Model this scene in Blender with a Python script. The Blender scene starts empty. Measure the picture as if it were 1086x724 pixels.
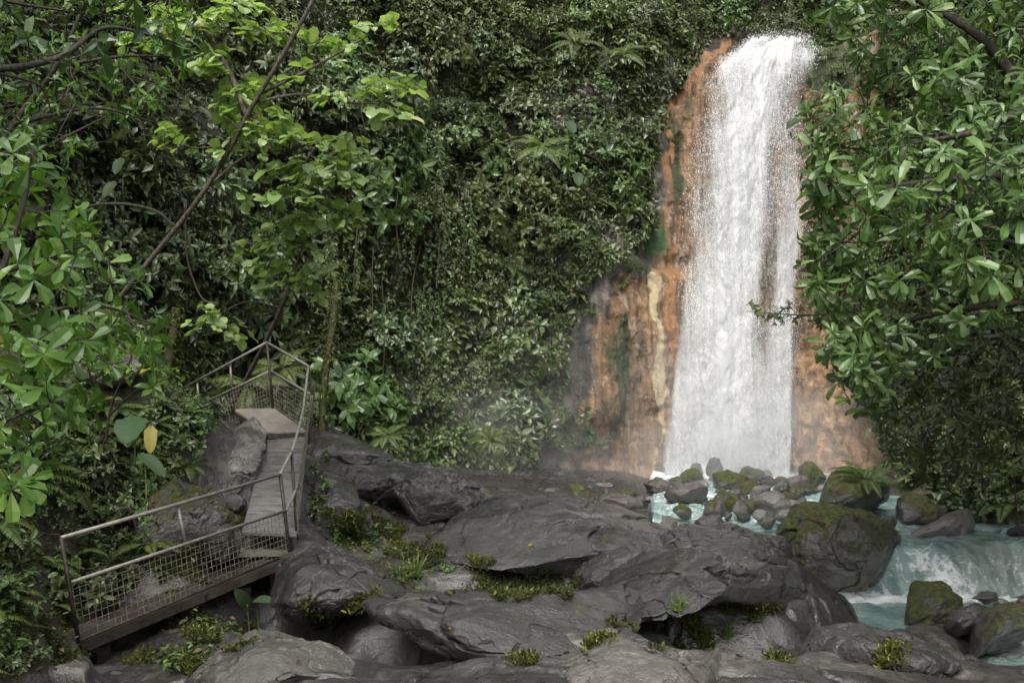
import bpy, bmesh, math
import numpy as np
from mathutils import Vector, Matrix
from mathutils.bvhtree import BVHTree

rng = np.random.default_rng(11)
SC = bpy.context.scene
COL = SC.collection

# ------------------------------------------------------------------ camera model
FPX, CX, CY, HZ, CAMZ = 1056.0, 543.0, 362.0, 395.0, 3.6
PITCH = math.atan((HZ - CY) / FPX)
_cp, _sp = math.cos(PITCH), math.sin(PITCH)


def P(px, py, d):
    """world point seen at photo pixel (px, py) and lying d metres ahead of the camera"""
    px, py, d = np.asarray(px, float), np.asarray(py, float), np.asarray(d, float)
    vx = (px - CX) / FPX
    vy = -(py - CY) / FPX
    t = d / (_cp - vy * _sp)
    return np.stack(np.broadcast_arrays(vx * t, d, CAMZ + (_sp + vy * _cp) * t), -1)


def proj(v):
    v = np.asarray(v, float)
    x, y, z = v[..., 0], v[..., 1], v[..., 2] - CAMZ
    dep = y * _cp + z * _sp
    up = -y * _sp + z * _cp
    dep = np.where(dep < 0.05, 0.05, dep)
    return CX + FPX * x / dep, CY - FPX * up / dep


# ------------------------------------------------------------------ noise
def _h(i, j, k, seed):
    n = (i * 374761393 + j * 668265263 + k * 2147483647 * 3 + seed * 974711) & 0xFFFFFFFF
    n = ((n ^ (n >> 13)) * 1274126177) & 0xFFFFFFFF
    n = ((n ^ (n >> 16)) * 2246822519) & 0xFFFFFFFF
    return ((n ^ (n >> 15)) & 0xFFFFFF) / float(0xFFFFFF)


def vnoise(p, seed=0):
    p = np.asarray(p, float)
    f = np.floor(p)
    i = f.astype(np.int64)
    u = p - f
    u = u * u * u * (u * (u * 6 - 15) + 10)
    r = 0
    for dx in (0, 1):
        wx = u[..., 0] if dx else 1 - u[..., 0]
        for dy in (0, 1):
            wy = u[..., 1] if dy else 1 - u[..., 1]
            for dz in (0, 1):
                wz = u[..., 2] if dz else 1 - u[..., 2]
                r = r + wx * wy * wz * _h(i[..., 0] + dx, i[..., 1] + dy, i[..., 2] + dz, seed)
    return r * 2 - 1


def fbm(p, oct=4, seed=0, gain=0.5, ridge=False):
    p = np.asarray(p, float)
    a, s, r = 1.0, 0.0, 0.0
    for o in range(oct):
        n = vnoise(p * (2.03 ** o) + o * 17.3, seed + o)
        if ridge:
            n = 1 - 2 * np.abs(n)
        r = r + a * n
        s += a
        a *= gain
    return r / s


def sstep(a, b, x):
    t = np.clip((np.asarray(x, float) - a) / (b - a), 0, 1)
    return t * t * (3 - 2 * t)


def unit(v):
    v = np.asarray(v, float)
    return v / np.maximum(np.linalg.norm(v, axis=-1, keepdims=True), 1e-9)


def inpoly(px, py, poly):
    px, py = np.asarray(px, float), np.asarray(py, float)
    ins = np.zeros(np.broadcast(px, py).shape, bool)
    n = len(poly)
    for a in range(n):
        x1, y1 = poly[a]
        x2, y2 = poly[(a + 1) % n]
        c = ((y1 > py) != (y2 > py)) & (px < (x2 - x1) * (py - y1) / ((y2 - y1) or 1e-9) + x1)
        ins ^= c
    return ins


def polysample(poly, n, r=None):
    r = r or rng
    a = np.array(poly, float)
    lo, hi = a.min(0), a.max(0)
    out = np.zeros((0, 2))
    while len(out) < n:
        q = lo + r.random((n * 3, 2)) * (hi - lo)
        out = np.vstack([out, q[inpoly(q[:, 0], q[:, 1], poly)]])
    return out[:n]


# ------------------------------------------------------------------ geometry accumulator
class Geo:
    def __init__(s):
        s.v, s.f, s.t, s.m, s.n = [], [], [], [], 0

    def add(s, V, faces, tint=0.5, mat=0):
        """V (n,3); faces: list of (k,3)/(k,4) arrays"""
        V = np.asarray(V, float).reshape(-1, 3)
        s.v.append(V)
        s.t.append(np.broadcast_to(np.asarray(tint, float), (len(V),)))
        for f in faces:
            f = np.asarray(f, np.int64)
            if len(f):
                s.f.append(f + s.n)
                s.m.append(np.full(len(f), mat))
        s.n += len(V)

    def mesh(s, name, smooth=False, origin=(0, 0, 0), attrs=None):
        me = bpy.data.meshes.new(name)
        V = np.concatenate(s.v) - np.asarray(origin, float)
        loops = np.concatenate([f.ravel() for f in s.f])
        lens = np.concatenate([np.full(len(f), f.shape[1]) for f in s.f])
        me.vertices.add(len(V))
        me.vertices.foreach_set('co', V.astype(np.float32).ravel())
        me.loops.add(len(loops))
        me.loops.foreach_set('vertex_index', loops.astype(np.int32))
        me.polygons.add(len(lens))
        st = np.concatenate([[0], np.cumsum(lens)[:-1]])
        me.polygons.foreach_set('loop_start', st.astype(np.int32))
        me.polygons.foreach_set('material_index', np.concatenate(s.m).astype(np.int32))
        me.polygons.foreach_set('use_smooth', np.full(len(lens), smooth))
        at = me.attributes.new('tint', 'FLOAT', 'POINT')
        at.data.foreach_set('value', np.concatenate(s.t).astype(np.float32))
        for k, a in (attrs or {}).items():
            at = me.attributes.new(k, 'FLOAT', 'POINT')
            at.data.foreach_set('value', np.asarray(a, np.float32))
        me.update(calc_edges=True)
        me.validate()
        return me

    def obj(s, name, mats, parent=None, smooth=False, origin=None, attrs=None):
        o0 = np.zeros(3) if origin is None else np.asarray(origin, float)
        me = s.mesh(name, smooth, o0, attrs)
        for m in (mats if isinstance(mats, (list, tuple)) else [mats]):
            me.materials.append(m)
        ob = bpy.data.objects.new(name, me)
        COL.objects.link(ob)
        if parent is not None:
            ob.parent = parent
            ob.location = o0 - np.array(parent.location)
        else:
            ob.location = o0
        return ob


def tag(o, label=None, cat=None, group=None, kind=None):
    if label:
        o['label'] = label
    if cat:
        o['category'] = cat
    if group:
        o['group'] = group
    if kind:
        o['kind'] = kind
    return o


def empty(name, loc, label, cat, group=None):
    o = bpy.data.objects.new(name, None)
    COL.objects.link(o)
    o.location = loc
    o.empty_display_size = 0.2
    return tag(o, label, cat, group)


def grid_faces(nu, nv):
    i = np.arange(nu - 1)[:, None] * nv + np.arange(nv - 1)[None, :]
    return np.stack([i, i + nv, i + nv + 1, i + 1], -1).reshape(-1, 4)


def catmull(pts, n):
    p = np.asarray(pts, float)
    if len(p) < 3:
        t = np.linspace(0, 1, n)[:, None]
        return p[0] * (1 - t) + p[-1] * t
    q = np.vstack([2 * p[0] - p[1], p, 2 * p[-1] - p[-2]])
    t = np.linspace(0, len(p) - 1 - 1e-6, n)
    i = t.astype(int)
    u = (t - i)[:, None]
    a, b, c, d = q[i], q[i + 1], q[i + 2], q[i + 3]
    return 0.5 * (2 * b + (c - a) * u + (2 * a - 5 * b + 4 * c - d) * u ** 2 + (3 * b - a - 3 * c + d) * u ** 3)


def tube(g, pts, r, sides=6, tint=0.5, mat=0, cap=True):
    p = np.asarray(pts, float)
    n = len(p)
    r = np.broadcast_to(np.asarray(r, float), (n,))
    t = unit(np.gradient(p, axis=0))
    ref = np.array([0, 0, 1.0]) if abs(t[:, 2]).mean() < 0.8 else np.array([1.0, 0, 0])
    s = unit(np.cross(t, ref))
    w = np.cross(s, t)
    a = np.arange(sides) / sides * 2 * math.pi
    V = p[:, None] + r[:, None, None] * (np.cos(a)[None, :, None] * s[:, None] + np.sin(a)[None, :, None] * w[:, None])
    i = np.arange(n - 1)[:, None] * sides
    j = np.arange(sides)[None]
    k = (j + 1) % sides
    q = np.stack([i + j, i + k, i + sides + k, i + sides + j], -1).reshape(-1, 4)
    f = [q]
    if cap:
        jj = np.arange(1, sides - 1)
        f.append(np.stack([0 * jj, jj + 1, jj], -1))
        b = (n - 1) * sides
        f.append(np.stack([0 * jj + b, b + jj, b + jj + 1], -1))
    g.add(V.reshape(-1, 3), f, tint, mat)


def box(g, c8, mat=0, tint=0.5):
    """8 corners: bottom 0-3 ring, top 4-7 ring"""
    g.add(c8, [np.array([[3, 2, 1, 0], [4, 5, 6, 7], [0, 1, 5, 4], [1, 2, 6, 5], [2, 3, 7, 6], [3, 0, 4, 7]])], tint, mat)


# ------------------------------------------------------------------ leaves
PROF = {
    'lance': ([.25, .6], [.8, .85]),
    'oval': ([.25, .65], [.85, .9]),
    'obov': ([.3, .62, .85], [.42, .95, .8]),
    'round': ([.12, .45, .8], [.75, 1.0, .72]),
    'tri': ([.4], [1.0]),
    'strap': ([.1, .5, .8], [.7, 1., .8]),
}


def leaves(g, pos, axis, nrm, L, W, prof='lance', fold=.12, droop=.15, tint=None, mat=0):
    n = len(pos)
    if n == 0:
        return
    ts, ws = PROF[prof]
    axis = unit(axis)
    nrm = unit(nrm - axis * (nrm * axis).sum(-1, keepdims=True))
    side = np.cross(axis, nrm)
    L = np.broadcast_to(np.asarray(L, float), (n,))[:, None]
    W = np.broadcast_to(np.asarray(W, float), (n,))[:, None]
    droop = np.broadcast_to(np.asarray(droop, float), (n,))[:, None]
    vs = [pos]
    for t, w in zip(ts, ws):
        c = pos + axis * L * t - nrm * L * droop * t * t
        h = side * W * .5 * w
        e = nrm * W * fold * w
        vs += [c - h + e, c, c + h + e]
    vs.append(pos + axis * L * (1 - .35 * droop) - nrm * L * droop * 1.15)
    V = np.stack(vs, 1)
    k = V.shape[1]
    m = len(ts)
    tris = [[0, 2, 1], [0, 3, 2]]
    quads = []
    for a in range(m - 1):
        b = 1 + 3 * a
        quads += [[b, b + 1, b + 4, b + 3], [b + 1, b + 2, b + 5, b + 4]]
    b = 1 + 3 * (m - 1)
    tris += [[b, b + 1, k - 1], [b + 1, b + 2, k - 1]]
    off = (np.arange(n) * k)[:, None, None]
    f = [(np.array(tris)[None] + off).reshape(-1, 3)]
    if quads:
        f.append((np.array(quads)[None] + off).reshape(-1, 4))
    if tint is None:
        tint = rng.random(n)
    g.add(V.reshape(-1, 3), f, np.repeat(np.broadcast_to(tint, (n,)), k), mat)


def rdir(n, zlo=-1, zhi=1, r=None):
    r = r or rng
    z = r.uniform(zlo, zhi, n)
    a = r.uniform(0, 2 * math.pi, n)
    q = np.sqrt(1 - z * z)
    return np.stack([q * np.cos(a), q * np.sin(a), z], -1)


def whorls(g, tips, dirs, nl, L, W, prof, spread=.9, droop=.2, fold=.12, jit=.2, tint=None, mat=0, lo=.25):
    """a rosette of leaves at every tip"""
    n = len(tips)
    dirs = unit(dirs)
    ref = np.where(np.abs(dirs[:, 2:3]) < .9, np.array([[0, 0, 1.]]), np.array([[1., 0, 0]]))
    u = unit(np.cross(dirs, ref))
    w = np.cross(dirs, u)
    cnt = rng.integers(nl[0], nl[1] + 1, n)
    idx = np.repeat(np.arange(n), cnt)
    N = len(idx)
    ang = rng.random(n)[idx] * 6.28 + np.concatenate([np.arange(c) * 2.4 for c in cnt]) + rng.normal(0, .25, N)
    rad = np.cos(ang)[:, None] * u[idx] + np.sin(ang)[:, None] * w[idx]
    lift = rng.uniform(lo, lo + .6, N)[:, None]
    ax = unit(dirs[idx] * lift + rad * spread + rng.normal(0, jit, (N, 3)) - np.array([0, 0, .12]))
    p = tips[idx] - dirs[idx] * (rng.random(N)[:, None] * np.asarray(L).mean() * .35)
    nr = dirs[idx] + rng.normal(0, .15, (N, 3)) + np.array([0, 0, .5])
    sc = rng.uniform(.6, 1.1, N) * rng.choice([.62, .8, 1., 1.15], n)[idx]
    if tint is None:
        tint = np.clip(rng.random(N) * .72 + (rng.random(n) ** 1.5)[idx] * .31 - .03, 0, 1)
    leaves(g, p, ax, nr, L * sc, W * sc, prof, fold, droop + rng.normal(0, .16, N),
           rng.random(N) if tint is None else tint, mat)


def twigs(g, limbs, targets, r=(.004, .014), sag=.06, sides=4, mat=0):
    """limbs: list of (pts, r0, r1); targets joined to their nearest branch node; returns outgoing directions"""
    nodes = []
    for pts, r0, r1 in limbs:
        c = catmull(pts, max(8, 7 * len(pts)))
        tube(g, c, np.linspace(r0, r1, len(c)), 8, mat=mat)
        nodes.append(c)
    nodes = np.concatenate(nodes)
    targets = np.asarray(targets, float)
    d0 = np.array([np.min(np.linalg.norm(nodes - t, axis=1)) for t in targets])
    order = np.argsort(d0)
    dirs = np.zeros((len(targets), 3))
    buf = np.zeros((len(nodes) + 4 * len(targets), 3))
    buf[:len(nodes)] = nodes
    cnt = len(nodes)
    for k in order:
        t = targets[k]
        dd = np.linalg.norm(buf[:cnt] - t, axis=1)
        a = buf[int(np.argmin(dd))]
        ln = np.linalg.norm(t - a)
        mid = (a + t) / 2 + np.array([0, 0, -sag * ln]) + rng.normal(0, .05 * ln, 3)
        c = catmull([a, mid, t], 6)
        tube(g, c, np.linspace(min(r[1], r[0] + .01 * ln), r[0], 6), sides, mat=mat, cap=False)
        buf[cnt:cnt + 3] = c[[2, 3, 4]]
        cnt += 3
        dirs[k] = unit(t - mid)
    return dirs
# ------------------------------------------------------------------ materials
class NT:
    def __init__(s, name):
        s.m = bpy.data.materials.new(name)
        s.m.use_nodes = True
        s.t = s.m.node_tree
        s.t.nodes.clear()
        s.out = s.n('ShaderNodeOutputMaterial')

    def n(s, kind, **kw):
        nd = s.t.nodes.new(kind)
        for k, v in kw.items():
            setattr(nd, k, v)
        return nd

    def l(s, a, b):
        s.t.links.new(a, b)

    def val(s, sock, v):
        if hasattr(v, 'is_linked'):
            s.l(v, sock)
        else:
            sock.default_value = v if not isinstance(v, tuple) or len(v) != 3 else (*v, 1)

    def math(s, op, a, b=0.0, clamp=False):
        nd = s.n('ShaderNodeMath', operation=op, use_clamp=clamp)
        s.val(nd.inputs[0], a)
        s.val(nd.inputs[1], b)
        return nd.outputs[0]

    def mix(s, f, a, b):
        nd = s.n('ShaderNodeMix', data_type='RGBA')
        s.val(nd.inputs[0], f)
        s.val(nd.inputs[6], a)
        s.val(nd.inputs[7], b)
        return nd.outputs[2]

    def pos(s, sc=(1, 1, 1), rot=(0, 0, 0)):
        gp = s.n('ShaderNodeNewGeometry').outputs['Position']
        mp = s.n('ShaderNodeMapping')
        mp.inputs['Scale'].default_value = sc
        mp.inputs['Rotation'].default_value = rot
        s.l(gp, mp.inputs[0])
        return mp.outputs[0]

    def noise(s, vec, scale, detail=4, rough=.55, dist=0.0):
        nd = s.n('ShaderNodeTexNoise')
        s.l(vec, nd.inputs['Vector'])
        nd.inputs['Scale'].default_value = scale
        nd.inputs['Detail'].default_value = detail
        nd.inputs['Roughness'].default_value = rough
        nd.inputs['Distortion'].default_value = dist
        return nd.outputs[0]

    def vor(s, vec, scale, feature='F1', out=0):
        nd = s.n('ShaderNodeTexVoronoi', feature=feature)
        s.l(vec, nd.inputs['Vector'])
        nd.inputs['Scale'].default_value = scale
        return nd.outputs[out]

    def ramp(s, f, stops):
        nd = s.n('ShaderNodeValToRGB')
        e = nd.color_ramp.elements
        while len(e) < len(stops):
            e.new(.5)
        for el, (p, c) in zip(e, stops):
            el.position = p
            el.color = (*c, 1) if isinstance(c, tuple) else (c, c, c, 1)
        s.l(f, nd.inputs[0])
        return nd.outputs[0]

    def attr(s, name):
        return s.n('ShaderNodeAttribute', attribute_name=name).outputs['Fac']

    def step(s, x, a, b):
        nd = s.n('ShaderNodeMapRange', interpolation_type='SMOOTHSTEP')
        s.val(nd.inputs[0], x)
        nd.inputs[1].default_value = a
        nd.inputs[2].default_value = b
        return nd.outputs[0]

    def bump(s, h, strength, dist=.02, prev=None):
        nd = s.n('ShaderNodeBump')
        nd.inputs['Strength'].default_value = strength
        nd.inputs['Distance'].default_value = dist
        s.l(h, nd.inputs['Height'])
        if prev:
            s.l(prev, nd.inputs['Normal'])
        return nd.outputs[0]

    def bsdf(s, col, rough, spec=.5, normal=None, metal=0.0):
        nd = s.n('ShaderNodeBsdfPrincipled')
        s.val(nd.inputs['Base Color'], col)
        s.val(nd.inputs['Roughness'], rough)
        s.val(nd.inputs['Specular IOR Level'], spec)
        s.val(nd.inputs['Metallic'], metal)
        if normal:
            s.l(normal, nd.inputs['Normal'])
        return nd

    def done(s, sh):
        s.l(sh, s.out.inputs[0])
        return s.m


def leaf_mat(name, stops, trans=.3, rough=.38, spec=.5, var=.35):
    t = NT(name)
    col = t.ramp(t.attr('tint'), stops)
    oi = t.n('ShaderNodeObjectInfo').outputs['Random']
    hs = t.n('ShaderNodeHueSaturation')
    t.l(col, hs.inputs['Color'])
    t.l(t.math('ADD', t.math('MULTIPLY', oi, .035), .483), hs.inputs['Hue'])
    t.l(t.math('ADD', t.math('MULTIPLY', t.math('FRACT', t.math('MULTIPLY', oi, 7.31)), var), 1 - var * .5), hs.inputs['Value'])
    col = hs.outputs[0]
    b = t.bsdf(col, rough, spec)
    tr = t.n('ShaderNodeBsdfTranslucent')
    g = t.n('ShaderNodeMix', data_type='RGBA', blend_type='MULTIPLY')
    g.inputs[0].default_value = 1
    t.l(col, g.inputs[6])
    g.inputs[7].default_value = (1.5, 1.6, .7, 1)
    t.l(g.outputs[2], tr.inputs[0])
    mx = t.n('ShaderNodeMixShader')
    mx.inputs[0].default_value = trans
    t.l(b.outputs[0], mx.inputs[1])
    t.l(tr.outputs[0], mx.inputs[2])
    return t.done(mx.outputs[0])


def rock_mat(name, dark, mid, light, moss=0.0, rough=(.3, .62), wet=.5, brown=0.0, mosscol=(.055, .075, .012), scale=1.0, strat=.5):
    t = NT(name)
    p = t.pos((scale,) * 3)
    n1 = t.noise(p, .9, 7, .62, .6)
    ps = t.pos((.7 * scale, 1.6 * scale, 4.5 * scale), (.25, .32, .2))
    n2 = t.noise(ps, 1.6, 7, .62, .12)
    n3 = t.noise(p, 9, 6, .65)
    n4 = t.noise(p, 42, 5, .7)
    f = t.math('ADD', t.math('MULTIPLY', n1, .55), t.math('ADD', t.math('MULTIPLY', n2, .25), t.math('MULTIPLY', n3, .2)))
    col = t.ramp(f, [(.33, dark), (.5, mid), (.66, light)])
    col = t.mix(t.math('MULTIPLY', t.step(n4, .48, .66), .35), col, tuple(c * 1.9 for c in mid))
    col = t.mix(t.math('MULTIPLY', t.step(n3, .52, .38), .5), col, tuple(c * .6 for c in dark))
    if brown:
        col = t.mix(t.math('MULTIPLY', t.step(n1, .45, .7), brown), col, (.13, .075, .04))
    wt = t.step(t.math('ADD', t.math('MULTIPLY', t.noise(t.pos((.5 * scale, .8 * scale, 1.1 * scale), (.2, .3, 0)), 1.5, 6, .62, .2), .8), t.math('MULTIPLY', n3, .2)), .5, .6)
    gr = t.noise(p, 34, 4, .75)
    col = t.mix(t.math('MULTIPLY', t.step(gr, .53, .7), .5), col, light)
    col = t.mix(t.math('MULTIPLY', t.step(gr, .47, .32), .5), col, dark)
    lich = t.step(t.noise(p, 3.3, 5, .6), .56, .7)
    col = t.mix(t.math('MULTIPLY', lich, .3), col, tuple(c * 1.35 for c in light))
    rg = t.math('ADD', t.math('MULTIPLY', t.step(t.math('ADD', t.math('MULTIPLY', t.noise(p, 1.7, 5, .6), .7), t.math('MULTIPLY', n3, .3)), .4, .6), rough[1] - rough[0]), rough[0])
    col = t.mix(wt, t.mix(.18, col, light), t.mix(.72, col, dark))
    rg = t.math('ADD', t.math('MULTIPLY', rg, .75), t.math('MULTIPLY', t.math('SUBTRACT', 1.0, wt), .2))
    h = t.math('ADD', t.math('MULTIPLY', n2, strat * .62), t.math('ADD', t.math('MULTIPLY', n3, .62), t.math('MULTIPLY', n4, .36)))
    crk = t.math('ABSOLUTE', t.math('SUBTRACT', t.noise(t.pos((.7 * scale, 1.1 * scale, 2.2 * scale), (.3, .25, .5)), 1.5, 5, .55, .8), .5))
    cm = t.step(crk, .006, 0)
    h = t.math('SUBTRACT', h, t.math('MULTIPLY', cm, .1))
    col = t.mix(t.math('MULTIPLY', cm, .25), col, tuple(c * .5 for c in dark))
    nr = t.bump(h, .8, .12)
    nr = t.bump(t.noise(p, 85, 3, .7), .6, .015, nr)
    if moss:
        nz = t.n('ShaderNodeSeparateXYZ')
        t.l(t.n('ShaderNodeNewGeometry').outputs['Normal'], nz.inputs[0])
        mn = t.noise(p, 2.2, 6, .62, .3)
        mf = t.math('ADD', t.math('MULTIPLY', nz.outputs[2], .22), t.math('ADD', mn, moss - .62))
        mf = t.step(t.math('ADD', mf, t.math('MULTIPLY', t.math('SUBTRACT', n3, .5), .35)), .02, .16)
        mc = t.mix(t.step(t.noise(p, 13, 4, .6), .35, .68), tuple(c * .45 for c in mosscol), tuple(c * 1.6 for c in mosscol))
        mc = t.mix(t.step(t.noise(p, 3, 3), .5, .65), mc, (.06, .05, .015))
        col = t.mix(mf, col, mc)
        rg = t.math('ADD', rg, t.math('MULTIPLY', mf, .5), True)
        nr = t.bump(t.math('MULTIPLY', mf, t.math('ADD', .5, t.noise(p, 45, 3, .7))), .7, .05, nr)
    b = t.bsdf(col, rg, wet, nr)
    film = t.math('ADD', t.math('MULTIPLY', t.math('SUBTRACT', 1.0, wt), .65), .3)      # a film of water on the darker patches
    if moss > 0:
        film = t.math('MULTIPLY', film, t.math('SUBTRACT', 1.0, mf))
    t.l(film, b.inputs['Coat Weight'])
    b.inputs['Coat Roughness'].default_value = .15
    t.l(t.bump(h, .6, .1), b.inputs['Coat Normal'])
    return t.done(b.outputs[0])


M = {}
M['rock_dark'] = rock_mat('dark wet rock', (0.0039, 0.0037, 0.0035), (0.0124, 0.0116, 0.0109), (0.0366, 0.0340, 0.0314), moss=-.13, rough=(.1, .42), wet=.65)
M['rock_grey'] = rock_mat('grey wet rock', (0.0065, 0.0063, 0.0058), (0.0190, 0.0176, 0.0167), (0.0471, 0.0445, 0.0412), moss=-.16, rough=(.08, .4), wet=.7)
M['rock_light'] = rock_mat('pale water-worn rock', (0.0211, 0.0192, 0.0163), (0.0672, 0.0614, 0.0538), (0.1536, 0.1402, 0.1229), moss=-.16, rough=(.18, .5), wet=.65)
M['rock_moss'] = rock_mat('mossy boulder', (0.0120, 0.0114, 0.0096), (0.0384, 0.0360, 0.0312), (0.1020, 0.0960, 0.0840), moss=.17, rough=(.2, .6), wet=.5, mosscol=(.05, .064, .011))
M['rock_halfmoss'] = rock_mat('half mossy boulder', (0.0120, 0.0114, 0.0108), (0.0420, 0.0396, 0.0360), (0.1200, 0.1116, 0.1032), moss=.07, rough=(.18, .55), wet=.55, mosscol=(.05, .064, .011))
M['rock_brown'] = rock_mat('brown wet boulder', (0.0132, 0.0108, 0.0090), (0.0408, 0.0324, 0.0264), (0.0960, 0.0792, 0.0660), moss=-.1, rough=(.15, .5), wet=.6, brown=.35)
M['rock_pale'] = rock_mat('pale grey boulder', (0.0336, 0.0312, 0.0288), (0.1020, 0.0960, 0.0888), (0.2160, 0.2040, 0.1920), moss=-.08, rough=(.15, .5), wet=.6)


def ground_mat():
    t = NT('rocky ground with soil')
    p = t.pos()
    n1 = t.noise(p, .8, 7, .62, .5)
    n2 = t.noise(t.pos((.7, 1.6, 4.5), (.25, .32, .2)), 1.6, 6, .6, .4)
    n3 = t.noise(p, 9, 6, .65)
    n4 = t.noise(p, 40, 4, .6)
    f = t.math('ADD', t.math('MULTIPLY', n1, .55), t.math('ADD', t.math('MULTIPLY', n2, .25), t.math('MULTIPLY', n3, .2)))
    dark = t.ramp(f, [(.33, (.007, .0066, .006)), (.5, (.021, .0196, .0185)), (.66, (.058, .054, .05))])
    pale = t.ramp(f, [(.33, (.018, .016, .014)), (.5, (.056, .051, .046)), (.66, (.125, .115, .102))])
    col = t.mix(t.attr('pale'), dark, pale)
    col = t.mix(t.math('MULTIPLY', t.step(n4, .48, .66), .22), col, (.1, .093, .086))
    col = t.mix(t.math('MULTIPLY', t.step(n3, .52, .38), .5), col, (.012, .011, .01))
    wt = t.step(t.noise(t.pos((.5, .8, 1.1), (.2, .3, 0)), 1.5, 6, .62, .2), .45, .56)
    col = t.mix(t.math('MULTIPLY', wt, .45), col, (.013, .012, .0115))
    soil = t.math('MULTIPLY', t.attr('soil'), 1.0)
    sf = t.step(t.math('ADD', soil, t.math('MULTIPLY', t.math('SUBTRACT', t.noise(p, 2.5, 6, .65), .5), 1.1)), .4, .62)
    sc = t.mix(t.step(t.noise(p, 6, 5, .65), .4, .66), (.018, .013, .008), (.04, .048, .012))
    col = t.mix(sf, col, sc)
    rg = t.math('ADD', t.math('MULTIPLY', t.step(t.noise(p, 2.1, 5, .6), .35, .68), .36), .2)
    rg = t.math('ADD', rg, t.math('MULTIPLY', sf, .4), True)
    h = t.math('ADD', t.math('MULTIPLY', n2, .5), t.math('ADD', t.math('MULTIPLY', n3, .45), t.math('MULTIPLY', n4, .12)))
    nr = t.bump(h, .6, .12)
    b = t.bsdf(col, rg, .65, nr)
    t.l(t.math('MULTIPLY', t.math('MULTIPLY', wt, t.math('SUBTRACT', 1.0, sf)), .35), b.inputs['Coat Weight'])
    b.inputs['Coat Roughness'].default_value = .15
    t.l(nr, b.inputs['Coat Normal'])
    return t.done(b.outputs[0])


M['rock_orange'] = rock_mat('orange mineral stone', (.08, .045, .025), (.2, .11, .055), (.3, .19, .11), moss=-.3)
M['ground'] = ground_mat()


def cliff_mat():
    t = NT('mineral stained cliff')
    p = t.pos()
    pv = t.pos((1, 1, .22))
    n1 = t.noise(pv, 2.2, 7, .6, .5)
    nv = t.noise(t.pos((1, 1, .07)), 5.5, 6, .65, .25)
    n3 = t.noise(p, 7, 6, .65)
    n5 = t.noise(p, 24, 4, .6)
    org = t.ramp(t.math('ADD', t.math('MULTIPLY', nv, .6), t.math('MULTIPLY', n1, .4)),
                 [(.36, (.045, .028, .016)), (.46, (.135, .075, .036)), (.56, (.25, .148, .075)), (.7, (.36, .255, .15))])
    org = t.mix(t.math('MULTIPLY', t.step(n3, .54, .34), .6), org, (.07, .045, .028))
    org = t.mix(t.math('MULTIPLY', t.step(t.noise(t.pos((1, 1, .05)), 3.2, 5, .65, .3), .5, .62), .8), org, (.075, .055, .035))
    org = t.mix(t.math('MULTIPLY', t.step(t.noise(t.pos((1, 1, .06)), 4.1, 5, .65, .3), .58, .66), .6), org, (.075, .085, .02))
    org = t.mix(t.math('MULTIPLY', t.step(t.noise(p, 3.6, 3, .6, .4), .62, .66), .6), org, (.3, .27, .24))
    org = t.mix(t.math('MULTIPLY', t.step(t.noise(t.pos((1, 1, .3)), 3.1, 5, .6), .54, .68), .55), org, (.33, .28, .22))
    grey = t.ramp(n1, [(.35, (.016, .014, .011)), (.5, (.05, .044, .036)), (.64, (.16, .148, .135))])
    col = t.mix(t.step(t.math('ADD', t.attr('orange'), t.math('MULTIPLY', t.math('SUBTRACT', n1, .5), .9)), .35, .65), grey, org)
    tf = t.noise(t.pos((1, 1, .55)), 4.5, 6, .7, .4)
    tuff = t.ramp(tf, [(.34, (.05, .032, .018)), (.46, (.17, .095, .045)), (.58, (.33, .195, .1)), (.7, (.42, .28, .17))])
    col = t.mix(t.step(t.math('ADD', t.attr('tuff'), t.math('MULTIPLY', t.math('SUBTRACT', n3, .5), .6)), .35, .6), col, tuff)
    mo = t.step(t.math('ADD', t.attr('moss'), t.math('MULTIPLY', t.math('SUBTRACT', t.noise(pv, 3, 6, .65), .5), 1.2)), .42, .66)
    mc = t.mix(t.step(n5, .4, .62), (.01, .016, .005), (.045, .06, .014))
    col = t.mix(mo, col, mc)
    al = t.step(t.math('ADD', t.attr('algae'), t.math('MULTIPLY', t.math('SUBTRACT', n3, .5), .5)), .35, .65)
    col = t.mix(al, col, t.mix(n5, (.02, .06, .02), (.05, .12, .045)))
    cr = t.step(t.math('ADD', t.attr('cream'), t.math('MULTIPLY', t.math('SUBTRACT', t.noise(t.pos((1, 1, .2)), 9, 5, .6), .5), 1.1)), .4, .6)
    col = t.mix(t.math('MULTIPLY', cr, .62), col, t.mix(n5, (.36, .3, .17), (.55, .48, .32)))
    bo = t.step(t.math('ADD', t.attr('vivid'), t.math('MULTIPLY', t.math('SUBTRACT', t.noise(t.pos((1, 1, .2)), 6, 5, .6), .5), 1.1)), .4, .6)
    col = t.mix(bo, col, t.mix(n3, (.16, .072, .026), (.3, .16, .07)))
    rg = t.math('ADD', t.math('MULTIPLY', n3, .4), .3)
    h = t.math('ADD', t.math('MULTIPLY', tf, .7), t.math('ADD', t.math('MULTIPLY', n3, .5), t.math('ADD', t.math('MULTIPLY', nv, .35), t.math('MULTIPLY', n5, .15))))
    nr = t.bump(h, .9, .2)
    return t.done(t.bsdf(col, rg, .5, nr).outputs[0])


M['cliff'] = cliff_mat()


def bark_mat(name, a, b, moss=None, rough=.8):
    t = NT(name)
    n = t.noise(t.pos((1, 1, .3)), 22, 5, .65)
    col = t.ramp(n, [(.35, a), (.65, b)])
    if moss:
        col = t.mix(t.step(t.noise(t.pos(), 5, 5, .6), .42, .58), col, moss)
    return t.done(t.bsdf(col, rough, .3, t.bump(n, .7, .03)).outputs[0])


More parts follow.
